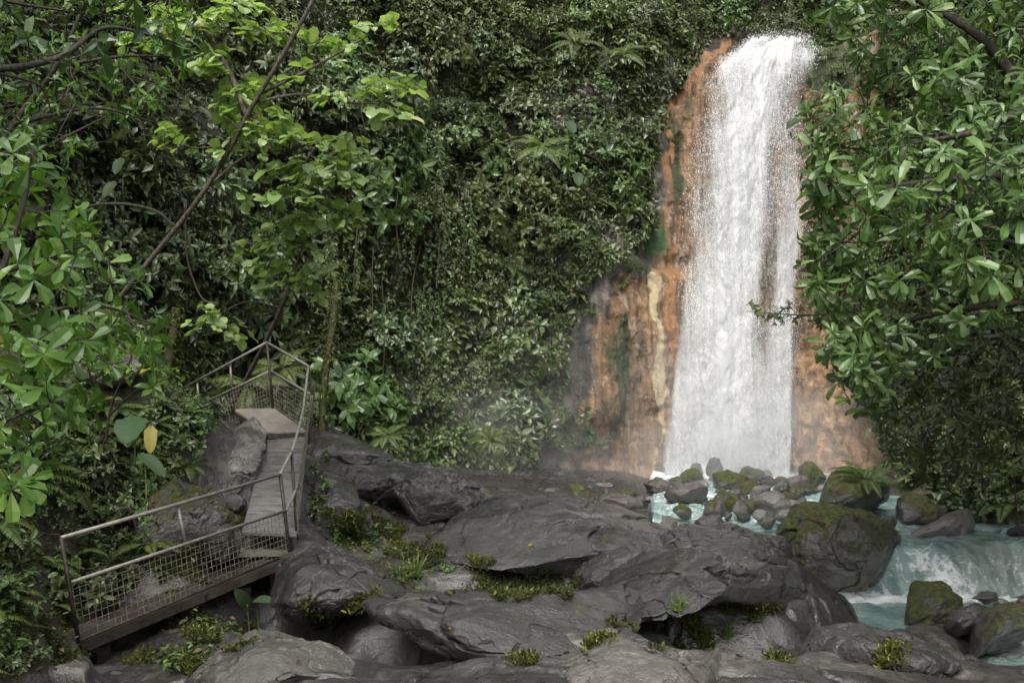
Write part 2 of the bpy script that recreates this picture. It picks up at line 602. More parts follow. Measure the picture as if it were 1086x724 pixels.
M['bark'] = bark_mat('dark bark', (.012, .01, .008), (.05, .042, .032))
M['bark_pale'] = bark_mat('grey brown bark', (.03, .025, .018), (.1, .085, .062))
M['bark_moss'] = bark_mat('moss covered bark', (.014, .012, .008), (.035, .03, .018), (.03, .036, .009))

G = lambda r, g, b: (r, g, b)
M['leaf_right'] = leaf_mat('glossy leathery leaf', [(0, (.034, .066, .017)), (.5, (.072, .126, .03)), (.9, (.13, .19, .048)), (.995, (.19, .25, .06)), (1, (.33, .16, .02))], .28, .36, .5, .15)
M['leaf_bright'] = leaf_mat('thin lime leaf', [(0, (.105, .185, .052)), (.5, (.185, .285, .1)), (.95, (.28, .38, .165)), (.99, (.34, .33, .06)), (1, (.5, .3, .02))], .4, .3, .7, .1)
M['leaf_front'] = leaf_mat('broad mid green leaf', [(0, (.03, .07, .012)), (.5, (.06, .125, .02)), (.95, (.11, .19, .03)), (.985, (.3, .26, .03)), (1, (.4, .2, .02))], .35, .4, .45, .15)
M['leaf_shade'] = leaf_mat('dark drooping leaf', [(0, (.015, .03, .01)), (.5, (.03, .055, .014)), (.96, (.06, .1, .02)), (1, (.3, .2, .03))], .25, .4, .45, .2)  # darkened so the understory's shade lies in the leaf colour
M['leaf_grey'] = leaf_mat('grey green small leaf', [(0, (.034, .056, .022)), (.5, (.08, .12, .048)), (1, (.155, .2, .095))], .22, .36, .6, .5)
M['leaf_green'] = leaf_mat('fresh green leaf', [(0, (.035, .064, .02)), (.5, (.07, .118, .034)), (1, (.125, .18, .06))], .28, .36, .55, .5)
M['leaf_dark'] = leaf_mat('dark green leaf', [(0, (0.020, 0.036, 0.012)), (.5, (0.045, 0.070, 0.021)), (1, (0.084, 0.115, 0.038))], .2, .38, .5, .5)
M['leaf_olive'] = leaf_mat('olive leaf', [(0, (.038, .054, .016)), (.5, (.074, .104, .03)), (1, (.125, .158, .052))], .28, .42, .45, .4)
M['leaf_fern'] = leaf_mat('fern frond', [(0, (0.034, 0.060, 0.012)), (.5, (0.062, 0.100, 0.021)), (1, (0.101, 0.140, 0.038))], .3, .45, .4, .4)
M['leaf_big'] = leaf_mat('large matt leaf', [(0, (.03, .056, .024)), (1, (.045, .075, .035))], .25, .6, .2, .2)
M['leaf_yellow'] = leaf_mat('yellow dying leaf', [(0, (.16, .125, .025)), (1, (.22, .17, .03))], .3, .5, .3, .1)
M['leaf_moss'] = leaf_mat('moss cushion', [(0, (.014, .018, .005)), (.55, (.04, .047, .01)), (.85, (.085, .1, .017)), (1, (.17, .18, .04))], .25, .7, .2, .3)
M['dead'] = leaf_mat('dry vine', [(0, (.03, .022, .014)), (1, (.09, .075, .05))], .15, .7, .2, .3)


def metal_mat(name, a, b, rough=.55):
    t = NT(name)
    n = t.noise(t.pos(), 14, 6, .65)
    col = t.ramp(n, [(.38, a), (.62, b)])
    return t.done(t.bsdf(col, rough, .4, t.bump(t.noise(t.pos(), 60, 3), .2, .01), .25).outputs[0])


M['pipe'] = metal_mat('weathered grey pipe', (.13, .12, .105), (.2, .19, .17), .5)
M['pipe_dark'] = metal_mat('dark rusty steel', (.012, .01, .009), (.05, .04, .032), .6)
M['wire'] = metal_mat('galvanised wire', (.05, .045, .035), (.2, .185, .15), .55)


def plank_mat(name, a, b, c, sc, freq=4.0):
    t = NT(name)
    n = t.noise(t.pos(sc), 9, 6, .65, .2)
    n2 = t.noise(t.pos(), 2.5, 5, .6)
    col = t.ramp(t.math('ADD', t.math('MULTIPLY', n, .6), t.math('MULTIPLY', n2, .4)), [(.36, a), (.5, b), (.64, c)])
    return t.done(t.bsdf(col, t.math('ADD', t.math('MULTIPLY', n2, .4), .25), .5, t.bump(n, .4, .02)).outputs[0])


M['deck'] = plank_mat('wet grey brown boards', (.034, .033, .031), (.074, .072, .068), (.13, .127, .12), (.6, 3, 3))
M['deck_tan'] = plank_mat('bare tan board', (.085, .078, .066), (.14, .13, .112), (.2, .188, .165), (1, 4, 4))
M['deck_dark'] = plank_mat('dark wet timber', (.015, .012, .009), (.04, .032, .025), (.075, .062, .05), (.5, 3, 3))
# ------------------------------------------------------------------ ground
CTRL = [  # photo pixel + distance of points of the ground
    (60, 735, 8.5), (200, 722, 8.5), (200, 706, 9.5), (85, 706, 9.8), (140, 690, 10.4), (40, 712, 9.4), (330, 694, 9), (330, 660, 10.5), (-150, 760, 7), (-200, 700, 8),
    (400, 728, 8), (395, 716, 9.2), (430, 718, 9.4), (360, 708, 9.7), (460, 706, 9.9), (500, 712, 8.5), (500, 662, 10.5), (600, 674, 9.5), (430, 676, 10.6),
    (500, 640, 12), (550, 640, 12.2), (600, 640, 12.5), (450, 640, 11.8),
    (560, 606, 13.2), (600, 565, 15.5), (680, 562, 16), (560, 540, 17.5), (500, 535, 18), (640, 585, 14),
    (420, 525, 17.5), (380, 500, 19), (350, 488, 18), (440, 503, 20), (520, 518, 21), (400, 485, 21), (350, 470, 20.5),
    (400, 560, 15.5), (370, 545, 15.5), (440, 590, 13.8), (345, 560, 14.2), (390, 600, 12.6),
    (480, 500, 25), (600, 503, 25), (650, 505, 26), (680, 509, 26.5), (630, 516, 23.5), (690, 520, 24.6), (420, 488, 24), (345, 455, 22),
    (600, 522, 22), (650, 530, 22), (560, 528, 20),
    (700, 572, 15.6), (720, 580, 15),
    (760, 605, 12), (840, 615, 12.6), (700, 595, 13.5), (770, 570, 14.6), (820, 590, 13.6),
    (760, 680, 10), (700, 700, 8.5), (850, 694, 9.5), (950, 692, 10.5), (1050, 702, 10.5), (1000, 668, 12), (930, 660, 12.2), (880, 640, 12.8),
    (850, 740, 8), (1100, 745, 9), (1250, 720, 11), (600, 760, 7), (300, 760, 7),
    # beds of the stream
    (900, 652, 15), (1000, 650, 14.6), (1086, 660, 14), (960, 648, 16), (1060, 648, 16), (1200, 660, 14), (1120, 700, 12.4),
    (740, 560, 20), (1000, 590, 18.5), (1060, 588, 18), (900, 570, 19.5), (700, 556, 21), (800, 560, 18.5), (780, 540, 24), (880, 560, 21),
    (770, 522, 27), (720, 526, 26), (840, 520, 27), (950, 545, 21.5), (1180, 585, 17.5),
    # right bank
    (1000, 545, 20), (1060, 560, 18.6), (1100, 545, 19), (1000, 500, 23), (1080, 500, 21), (1000, 520, 21), (1060, 525, 19.6), (1200, 480, 19), (930, 510, 25.5),
    (1220, 560, 16.5), (1350, 600, 13), (1400, 480, 14), (1500, 600, 9),
    # left bank
    (0, 705, 8.2), (20, 690, 9.2), (60, 676, 10.6), (100, 640, 11.6), (100, 600, 12.2), (150, 580, 12.6), (200, 585, 13), (180, 520, 12.4), (230, 475, 14.2), (262, 470, 15.2), (190, 430, 14),
    (110, 378, 14), (150, 395, 14.6), (40, 400, 11), (0, 450, 9), (20, 560, 8.6), (-80, 500, 8), (-100, 350, 10), (-300, 300, 9), (-250, 600, 7),
    (220, 552, 13.6), (250, 545, 14), (270, 662, 11.8), (240, 650, 12), (200, 668, 11), (150, 684, 10.4), (262, 640, 12.8), (310, 618, 13.2), (270, 612, 13.4), (300, 560, 14.2), (270, 520, 14.4), (300, 500, 15.2),
    (250, 460, 16), (300, 475, 17), (230, 440, 17.5), (200, 425, 18.5), (100, 400, 17), (20, 380, 14.5), (290, 470, 20), (240, 455, 20.5), (60, 370, 16), (-100, 330, 13),
]
_c = np.array([P(*c) for c in CTRL])
_c = np.vstack([_c, [[-6, -4, 2.0], [-2, -4, 1.6], [2, -4, 1.4], [6, -4, 1.3], [-3, 2, 1.6], [0, 3, 1.5], [3, 3, 1.3], [6, 3, 1.0], [-6, 3, 2.2], [9, 3, .9], [12, 0, 1.5], [-10, 0, 4.5],
                     [-10, 6, 5.0], [-12, 12, 6], [-10, 20, 4], [-4, 30, 1.5], [4, 32, 1.0], [10, 32, 1.2], [15, 20, 3], [15, 10, 2.5], [18, 5, 3]]])


def _tps(a, b):
    r2 = ((a[:, None, :2] - b[None, :, :2]) ** 2).sum(-1)
    return r2 * np.log(r2 + 1e-9)


_n = len(_c)
_A = np.zeros((_n + 3, _n + 3))
_A[:_n, :_n] = _tps(_c, _c) + np.eye(_n) * .35
_A[:_n, _n:] = np.c_[np.ones(_n), _c[:, :2]]
_A[_n:, :_n] = _A[:_n, _n:].T
_w = np.linalg.solve(_A, np.r_[_c[:, 2], 0, 0, 0])


def ground_z(xy):
    out = np.zeros(len(xy))
    for s in range(0, len(xy), 20000):
        q = xy[s:s + 20000]
        out[s:s + 20000] = _tps(q, _c) @ _w[:_n] + _w[_n] + q @ _w[_n + 1:]
    return np.clip(out, -1.2, 7.5)


BANK = [(-400, 200), (120, 355), (200, 415), (262, 440), (285, 470), (255, 545), (235, 580), (150, 600), (90, 690), (60, 715), (-400, 760)]
nu, nv = 760, 800
yy = np.concatenate([np.linspace(-4, 3, 40, endpoint=False), 3 * (44 / 3.0) ** np.linspace(0, 1, nv - 40)])
uu = np.linspace(-1, 1, nu)
uu = uu * (.42 + .58 * uu ** 2)
X = uu[:, None] * (yy[None, :] * .86 + 8)
Y = np.broadcast_to(yy[None, :], X.shape)
xy = np.stack([X.ravel(), Y.ravel()], -1)
z = ground_z(xy)
p3 = np.c_[xy, z]
px, py = proj(p3)
soil = np.zeros(len(z))
soil[inpoly(px, py, BANK) & (xy[:, 0] < -2)] = .62
for cx_, cy_, rx_, ry_ in [(240, 480, 34, 45), (190, 560, 60, 28), (115, 380, 45, 16), (215, 545, 30, 45)]:   # bare rock in the bank
    soil -= .9 * np.exp(-((px - cx_) / rx_) ** 2 - ((py - cy_) / ry_) ** 2) * (xy[:, 1] < 18)
for cx_, cy_, rx_, ry_, a_ in [(380, 560, 50, 45, .75), (440, 612, 45, 22, .6), (560, 615, 60, 16, .6), (200, 670, 90, 16, .6), (180, 705, 50, 10, .7), (60, 690, 40, 12, .5), (340, 520, 20, 24, .35)]:
    soil += a_ * np.exp(-((px - cx_) / rx_) ** 2 - ((py - cy_) / ry_) ** 2)
soil += .9 * inpoly(px, py, [(930, 400), (1300, 400), (1300, 570), (1040, 560), (930, 520)]) * (xy[:, 1] > 17)  # dark soil tone here also stands in for the bank's shade
soil += .7 * sstep(10.5, 12, xy[:, 0]) * sstep(15, 17, xy[:, 1]) + .7 * sstep(-8, -9, xy[:, 0])
soil = np.clip(soil, 0, 1)
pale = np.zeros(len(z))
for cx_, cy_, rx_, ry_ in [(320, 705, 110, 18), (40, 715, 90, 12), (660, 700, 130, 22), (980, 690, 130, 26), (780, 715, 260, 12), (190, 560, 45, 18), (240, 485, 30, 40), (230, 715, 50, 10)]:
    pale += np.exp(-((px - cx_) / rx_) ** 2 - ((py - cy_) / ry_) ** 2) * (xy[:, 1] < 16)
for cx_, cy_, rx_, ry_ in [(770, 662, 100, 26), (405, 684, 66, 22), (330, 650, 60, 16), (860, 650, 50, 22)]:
    pale -= 1.2 * np.exp(-((px - cx_) / rx_) ** 2 - ((py - cy_) / ry_) ** 2) * (xy[:, 1] < 16)  # less pale in the hollows, so their shade sits in the colour
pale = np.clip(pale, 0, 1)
# worn ledges and hollows
w = fbm(p3 * .35, 3, 3)
q = p3 + np.stack([w, w, w], -1) * .6
big = fbm(q * np.array([.55, .8, .6]), 5, 21, .5)
rid = fbm(q * np.array([.45, 1.3, .9]), 4, 31, .5, True)
walkm = np.exp(-((px - 190) / 130) ** 2 - ((py - 650) / 50) ** 2) * (xy[:, 1] < 16)
dz = (.26 * big + .1 * (rid - .3)) * (1 - .8 * walkm)
near = sstep(1, 5, xy[:, 1])
z2 = z + dz * near + .10 * soil * fbm(p3 * 2.5, 4, 41)
z2 += .022 * fbm(p3 * np.array([2.2, 3.5, 2]), 4, 47, .55, True) * (1 - soil) * near
# open fissures in the bedrock
for sc_, wd_, dp_, sd_ in [((.42, .6, .5), .022, .34, 401), ((.9, 1.4, 1), .03, .16, 405), ((1.9, 2.6, 2), .04, .07, 409)]:
    fz = fbm(q * np.array(sc_) + .25 * w[:, None], 3, sd_)
    z2 -= dp_ * np.exp(-(fz / wd_) ** 2) * near * (1 - .7 * soil) * sstep(-.1, .15, fbm(p3 * .5, 2, sd_ + 50)) * (1 - walkm)
# hollows between the rock masses
for cx_, cy_, rx_, ry_, dp_ in [(515, 628, 95, 17, .75), (440, 612, 45, 14, .45), (400, 688, 66, 24, 1.15), (310, 655, 52, 18, .95), (770, 668, 78, 24, .75), (700, 655, 40, 12, .4), (380, 560, 40, 16, .25), (345, 585, 26, 12, .3)]:
    z2 -= dp_ * np.exp(-(((px - cx_) / rx_) ** 2 + ((py - cy_) / ry_) ** 2) ** 1.5) * (xy[:, 1] < 17) * (xy[:, 1] > 7)
z2 -= .7 * np.exp(-(((px - 752) / 72) ** 2 + ((py - 543) / 20) ** 2) ** 1.5) * (xy[:, 1] > 17)
for cx_, cy_, rx_, ry_, dp_ in [(912, 650, 60, 11, .45), (1088, 682, 62, 15, 1.0)]:
    z2 -= dp_ * np.exp(-(((px - cx_) / rx_) ** 2 + ((py - cy_) / ry_) ** 2) ** 1.5) * (xy[:, 1] < 17) * (xy[:, 1] > 10)
# the stream keeps its bed
bed = (z < .25)
z2 = np.where(bed, np.minimum(z2, z + .12), z2)
g = Geo()
g.add(np.c_[xy, z2], [grid_faces(nu, nv)])
GROUND = g.obj('ground', M['ground'], smooth=True, attrs={'soil': soil, 'pale': pale})
tag(GROUND, kind='structure')
SURF = [(g.v[0], g.f[0])]        # triangles that plants may stand on

# ------------------------------------------------------------------ cliff
_pl = [(-12, -4), (-11.3, 2), (-10.6, 8), (-9.4, 13)] + [tuple(P(a, 395, d)[:2]) for a, d in
       [(20, 16.2), (110, 18.2), (200, 20.2), (280, 21.8), (350, 23.2), (450, 24.8), (530, 26), (600, 26.8), (650, 27.3), (720, 27.8), (780, 28), (850, 27.9), (910, 27.2), (970, 25.6), (1030, 23.4), (1080, 21.4)]] \
      + [(12.6, 17), (13.2, 12), (14, 6), (14.5, 0), (15, -4)]
_pl = catmull(_pl, 600)
_ds = np.r_[0, np.cumsum(np.linalg.norm(np.diff(_pl, axis=0), axis=1))]
_ppx, _ = proj(np.c_[_pl, np.full(len(_pl), 3.6)])
dens = np.where((_pl[:, 1] > 22) & (_ppx > 560) & (_ppx < 1000), 4.0, 1.0)
_cum = np.r_[0, np.cumsum(np.diff(_ds) * dens[1:])]
NS, NZ = 640, 400
S = np.interp(np.linspace(0, _cum[-1], NS), _cum, _ds)
bx = np.stack([np.interp(S, _ds, _pl[:, 0]), np.interp(S, _ds, _pl[:, 1])], -1)
tg = unit(np.gradient(bx, axis=0))
nm = np.stack([tg[:, 1], -tg[:, 0]], -1)
bpx, _ = proj(np.c_[bx, np.full(NS, 3.6)])
fallw = np.where(bx[:, 1] > 20, sstep(742, 772, bpx) * (1 - sstep(880, 930, bpx)), 0)
A_ = np.array([(0, -1.5), (.25, 3), (.7, 7), (1.4, 11), (2.3, 14), (4.5, 18), (8, 23)], float)
B_ = np.array([(0, -1.5), (.3, 3), (.6, 7), (.9, 11), (1.3, 13.05), (7.5, 13.3), (10, 21)], float)
tt = np.linspace(0, 6, NZ)
pa = np.stack([np.interp(tt, range(7), A_[:, 0]), np.interp(tt, range(7), A_[:, 1])], -1)
pb = np.stack([np.interp(tt, range(7), B_[:, 0]), np.interp(tt, range(7), B_[:, 1])], -1)
pf = pa[None] * (1 - fallw[:, None, None]) + pb[None] * fallw[:, None, None]
base = np.concatenate([np.repeat(bx[:, None], NZ, 1) - nm[:, None] * pf[..., :1], pf[..., 1:]], -1)
cpx, cpy = proj(base)
front = (base[..., 1] > 20)
n3 = np.concatenate([np.repeat(nm[:, None], NZ, 1), np.zeros((NS, NZ, 1))], -1)
jit = fbm(base * .9, 4, 60) * 14
jx, jy = cpx + jit, cpy + fbm(base * .9, 4, 66) * 14
# big bulges of the wall, the tufa step left of the fall
veg = (1 - sstep(600, 700, cpx)) * front + (~front)
out = 1.4 * fbm(base * np.array([.3, .3, .22]), 3, 51) * veg + (.28 + .3 * veg) * fbm(base * .8, 4, 52) + .1 * fbm(base * 2.5, 4, 53, .5, True)
step_ = sstep(588, 636, jx) * (1 - sstep(712, 745, jx)) * sstep(278, 300, cpy + .35 * (690 - cpx) * (cpx < 690) + jit * .4) * front
out = out + .75 * step_
bul = (1 - sstep(660, 715, jx + (cpy - 150) * .12)) * sstep(560, 640, jx) * (1 - sstep(230, 330, cpy)) * front
out = out + .9 * bul
# ribs of tufa running down the rock
rib = fbm(base * np.array([2.2, 2.2, .16]), 4, 71, .55, True)
orange = (sstep(596, 634, jx + (jy - 400) * .12) * sstep(280, 318, jy) + sstep(690, 712, jx + (jy - 180) * .1) * (1 - sstep(300, 330, jy))) * (1 - sstep(960, 990, jx)) * front
orange = np.clip(orange, 0, 1) * (base[..., 2] < 13.9) * sstep(-8, 4, cpy - np.interp(cpx, [690, 705, 727, 752, 775], [150, 112, 72, 44, 34]))
tuffm = sstep(838, 850, jx) * (1 - sstep(930, 965, jx)) * sstep(330, 380, jy) * front
out = out + .3 * fbm(base * np.array([.9, .9, .5]), 4, 78, .55, True) * (1 - orange) * front * sstep(560, 600, cpx)
out = out + (.26 * rib * orange * (1 - tuffm) + .05 * fbm(base * np.array([1.2, 1.2, 2.0]), 4, 79, .55, True) * orange + .22 * fbm(base * 1.8, 5, 75) * tuffm) * (1 - fallw[:, None] * .6 * (base[..., 2] > 12.6))
out = out * np.where((fallw[:, None] > .3) & (base[..., 2] > 12.7), .25, 1)
CV = base + n3 * out[..., None]
CV[..., 2] += .2 * fbm(base * .7 + 9, 3, 81)
blob = lambda x, y, rx, ry: np.exp(-((jx - x) / rx) ** 2 - ((jy - y) / ry) ** 2) * front
mossm = .75 * blob(640, 400, 14, 100) + .25 * blob(600, 420, 30, 70) + .7 * blob(710, 190, 14, 60) + .5 * blob(670, 250, 22, 22) + .7 * blob(655, 290, 40, 10) + .6 * blob(710, 110, 20, 40) + .8 * blob(606, 470, 20, 20) + .35 * blob(740, 120, 12, 60)
mossm = mossm + .9 * blob(885, 75, 45, 38)
mossm = mossm + (.12 + .4 * (1 - sstep(540, 590, cpx))) * (1 - orange) * front + .7 * (~front) + .45 * sstep(925, 955, jx) * front
algae = 1.0 * blob(690, 252, 15, 26)
cream = 1.0 * np.exp(-((jx - 684 + (cpy - 380) * .01) / 5.5) ** 2) * sstep(285, 300, cpy) * (1 - sstep(400, 470, cpy)) * front + .7 * np.exp(-((jx - 686) / 3.) ** 2) * sstep(380, 420, cpy) * front
vivid = .8 * np.exp(-((jx - 704) / 13) ** 2) * sstep(280, 290, cpy) * (1 - sstep(330, 440, cpy)) * front
edgex = np.interp(cpy, [35, 60, 90, 130, 200], [772, 752, 722, 703, 692])
vivid = vivid + .62 * np.exp(-((jx - edgex - 3) / 9) ** 2) * (1 - sstep(190, 240, cpy)) * front + .35 * blob(700, 470, 60, 60)
vivid = vivid * sstep(-8, 4, cpy - np.interp(cpx, [690, 705, 727, 752, 775], [150, 112, 72, 44, 34]))
g = Geo()
g.add(CV.reshape(-1, 3), [grid_faces(NS, NZ)[:, ::-1]])
CLIFF = g.obj('cliff', M['cliff'], smooth=True, attrs={'orange': orange.ravel(), 'tuff': tuffm.ravel(), 'moss': mossm.ravel(), 'algae': algae.ravel(), 'cream': cream.ravel(), 'vivid': vivid.ravel()})
tag(CLIFF, kind='structure')

# forested slope behind the lip of the fall
HX = np.linspace(-4, 20, 50)
HT = np.linspace(0, 1, 30)
hx, ht = np.meshgrid(HX, HT, indexing='ij')
hv = np.stack([hx, 36 + 10 * ht, 12.5 + 14 * ht], -1)
hv[..., 1] += 1.5 * fbm(hv * .3, 3, 91)
g = Geo()
g.add(hv.reshape(-1, 3), [grid_faces(50, 30)[:, ::-1]])
tag(g.obj('hill', M['cliff'], smooth=True, attrs={k: np.full(1500, 1.0 if k == 'moss' else 0.) for k in ('orange', 'tuff', 'moss', 'algae', 'cream', 'vivid')}), kind='structure')

# ------------------------------------------------------------------ rocks
_ico = {}


def ico(sub):
    if sub not in _ico:
        bm = bmesh.new()
        bmesh.ops.create_icosphere(bm, subdivisions=sub, radius=1)
        bm.verts.ensure_lookup_table()
        _ico[sub] = (np.array([v.co[:] for v in bm.verts]), np.array([[v.index for v in f.verts] for f in bm.faces]))
        bm.free()
    return _ico[sub]


def outline_radius(poly, c, th):
    a = np.array(poly, float) - c
    b = np.roll(a, -1, 0)
    d = np.stack([np.cos(th), np.sin(th)], -1)
    best = np.zeros(len(th))
    for p0, p1 in zip(a, b):
        e = p1 - p0
        den = d[:, 0] * e[1] - d[:, 1] * e[0]
        den = np.where(abs(den) < 1e-9, 1e-9, den)
        t = (p0[0] * e[1] - p0[1] * e[0]) / den
        u = (p0[0] * d[:, 1] - p0[1] * d[:, 0]) / den
        ok = (t > 0) & (u >= -1e-6) & (u <= 1 + 1e-6)
        best = np.where(ok, np.maximum(best, t), best)
    k = np.array([.06, .24, .4, .24, .06])
    return np.convolve(np.r_[best[-2:], best, best[:2]], k, 'valid')


def rock(name, poly, d, depth, mat, label, cat, shear=0., amp=.1, freq=1.3, sub=6, seed=0, strat=.0, cuts=3, group=None, kind=None, stand=True, flat=1.0):
    poly = np.array(poly, float)
    c = poly.mean(0)
    V, Fc = ico(sub)
    a, b, cc = V[:, 0], V[:, 1], V[:, 2]
    th = np.linspace(-math.pi, math.pi, 181)
    R = outline_radius(poly, c, th)
    ang = np.arctan2(cc, a)
    rad = 1.05 * np.interp(np.arctan2(-np.sin(ang), np.cos(ang)), th, R)
    rho = np.sqrt(a * a + cc * cc)
    rho = np.minimum(rho, 1) ** flat
    px = c[0] + rho * rad * np.cos(ang)
    py = c[1] - rho * rad * np.sin(ang)
    dd = d + b * depth + shear * (c[1] - py) / FPX * d
    W = P(px, py, dd)
    cen = P(c[0], c[1], d)
    size = np.ptp(W[:, 0]) * .5
    if name == 'boulder':
        amp *= 1.5
    r2 = np.random.default_rng(seed + 500)
    nrm = unit((W - cen) / np.array([1, max(depth / max(size, .1), .3), .8]))
    s = seed * 13.7
    k = freq / max(size, .15)
    qq = (W - cen) * k + s
    warp = np.stack([fbm(qq * .7 + 5, 2, 4), fbm(qq * .7 + 9, 2, 5), fbm(qq * .7 + 13, 2, 6)], -1)
    qt = np.stack([qq[:, 0] * .8 + qq[:, 2] * .5, qq[:, 1], qq[:, 2] * 1.3 - qq[:, 0] * .45], -1)
    dsp = amp * size * (fbm(qq + warp * .2, 5, seed) + .16 * fbm(qt * np.array([.6, 1.0, 2.6]) * 1.5 + warp * .15, 5, seed + 3, .55, True) - .1)
    for fq, wd_, dp_ in ((.55, .016, .16), (1.3, .022, .09)):
        fz = fbm(qt * fq + warp * .4 + 31, 3, seed + 9)
        dsp = dsp - dp_ * min(size, 1.2) * np.exp(-(fz / wd_) ** 2) * (sub > 6)
    if sub > 5:       # pitted, scoured surface
        dsp = dsp + .018 * min(size, 1.2) * fbm(W * np.array([6, 6, 9]) + s, 4, seed + 21, .6, True)
    W = W + nrm * dsp[:, None]
    # flattened faces
    for _ in range(cuts):
        n = unit(r2.normal(0, 1, 3) * np.array([1, .7, .8]))
        h = ((W - cen) * n).sum(1)
        lim = np.quantile(h, r2.uniform(.8, .93))
        W = W - n * (np.maximum(h - lim, 0) * .75)[:, None]
    W[:, 2] += .02 * size * fbm(W * 6 / max(size, .3), 3, seed)
    base = np.array([cen[0], cen[1], W[:, 2].min()])
    g = Geo()
    g.add(W, [Fc])
    o = g.obj(name, mat, smooth=True, origin=base)
    tag(o, label, cat, group, kind)
    if stand:
        SURF.append((W, Fc))
    return o


OUT = 'rock_outcrop'
rock(OUT, [(322, 500), (330, 478), (348, 471), (385, 477), (420, 489), (452, 497), (470, 512), (440, 535), (400, 545), (350, 540)], 18.5, 2.4, M['rock_dark'], 'dark rock ridge beside the walkway, its flat top below the jungle wall', 'rock', .8, .16, 1.6, 7, 1)
rock(OUT, [(395, 530), (415, 505), (450, 498), (480, 505), (520, 522), (532, 535), (505, 552), (470, 556), (430, 560)], 17.2, 1.8, M['rock_dark'], 'rugged dark rock hump between the ridge and the smooth grey slab', 'rock', .7, .2, 1.8, 7, 2)
rock(OUT, [(462, 572), (495, 545), (535, 527), (600, 529), (660, 541), (712, 562), (724, 588), (700, 604), (650, 612), (612, 610), (560, 610), (510, 602), (470, 592), (455, 582)], 14.6, 1.5, M['rock_grey'], 'broad smooth grey slab sloping down behind the mossy crack', 'rock', 2.0, .09, 1.5, 7, 3, flat=.75)
rock(OUT, [(690, 592), (705, 570), (735, 559), (780, 556), (815, 570), (838, 600), (820, 612), (770, 605), (720, 606)], 14.0, 1.1, M['rock_dark'], 'dark rounded rock on the stream edge behind the undercut outcrop', 'rock', .8, .14, 1.5, 7, 4)
rock(OUT, [(632, 640), (655, 606), (690, 590), (735, 588), (785, 592), (832, 606), (862, 628), (870, 648), (852, 656), (815, 645), (770, 636), (730, 646), (700, 656), (664, 660)], 11.5, 1.5, M['rock_dark'], 'big dark outcrop undercut on its front with moss in the shade', 'rock', .9, .17, 1.7, 7, 5)
rock(OUT, [(425, 672), (392, 656), (382, 644), (398, 633), (440, 627), (520, 631), (600, 635), (655, 632), (694, 650), (716, 676), (722, 700), (680, 716), (600, 716), (520, 714), (462, 694)], 9.8, 1.4, M['rock_grey'], 'broad bulging grey rock across the foreground, hollow on its shaded end', 'rock', 1.0, .14, 1.7, 7, 6, flat=.85)
rock(OUT, [(335, 720), (345, 698), (380, 700), (420, 704), (470, 706), (520, 716), (540, 735), (420, 745), (340, 742)], 8.6, .8, M['rock_dark'], 'low dark rim of rock in front of the shaded hollow', 'rock', 1.0, .12, 1.7, 6, 14)
rock(OUT, [(612, 606), (640, 585), (668, 578), (700, 580), (712, 600), (700, 625), (664, 640), (632, 636), (612, 624)], 12.9, 1.0, M['rock_dark'], 'rounded dark rib of rock closing the end of the mossy crack', 'rock', .8, .12, 1.6, 7, 15)
rock(OUT, [(286, 640), (300, 592), (332, 574), (372, 590), (410, 616), (430, 634), (392, 646), (352, 656), (310, 656)], 11.9, 1.1, M['rock_dark'], 'dark ledge of rock beside the lower end of the steep ramp', 'rock', .9, .12, 1.7, 7, 7)
rock(OUT, [(560, 720), (600, 690), (650, 668), (690, 690), (730, 704), (800, 704), (870, 715), (850, 745), (600, 750)], 8.2, .8, M['rock_light'], 'pale water-worn rock with a thin trickle in the foreground', 'rock', 1.2, .14, 1.8, 7, 8)
rock(OUT, [(848, 705), (866, 668), (905, 664), (960, 678), (1010, 690), (1030, 706), (1000, 722), (900, 728)], 10.6, 1.1, M['rock_grey'], 'flat wet grey rock at the near bank of the lower pool', 'rock', 1.4, .1, 1.7, 7, 9)
rock(OUT, [(200, 720), (235, 690), (275, 672), (335, 684), (392, 712), (400, 740), (220, 745)], 8.8, .8, M['rock_light'], 'pale rough rock under the walkway with moss beside it', 'rock', 1.0, .14, 1.8, 7, 10)
rock(OUT, [(210, 520), (222, 478), (240, 446), (262, 440), (282, 460), (278, 500), (262, 530), (235, 545)], 15.4, 1.1, M['rock_pale'], 'layered pale rock between the fern bank and the steep ramp', 'rock', .9, .2, 2.2, 7, 11)
rock(OUT, [(120, 590), (150, 540), (185, 505), (225, 520), (248, 552), (240, 590), (200, 600), (150, 606)], 12.8, 1.0, M['rock_halfmoss'], 'humped grey rock behind the middle of the lower railing', 'rock', .8, .2, 2.0, 7, 12)
rock(OUT, [(326, 545), (332, 512), (345, 500), (372, 512), (392, 532), (385, 556), (356, 566), (334, 562)], 15.2, .8, M['rock_dark'], 'dark stepped rock beside the steep ramp with small plants around it', 'rock', .9, .18, 1.8, 6, 16)
rock(OUT, [(60, 400), (80, 372), (105, 362), (140, 368), (172, 388), (160, 410), (100, 415)], 14.2, .9, M['rock_pale'], 'pale boulder high on the bank behind the leafy shrubs', 'rock', .7, .16, 1.8, 6, 13)
rock(OUT, [(-30, 735), (-10, 705), (40, 692), (85, 694), (120, 706), (135, 735), (60, 750)], 8.9, .6, M['rock_light'], 'pale low rock at the corner below the foot of the lower ramp', 'rock', .8, .14, 1.8, 6, 17)

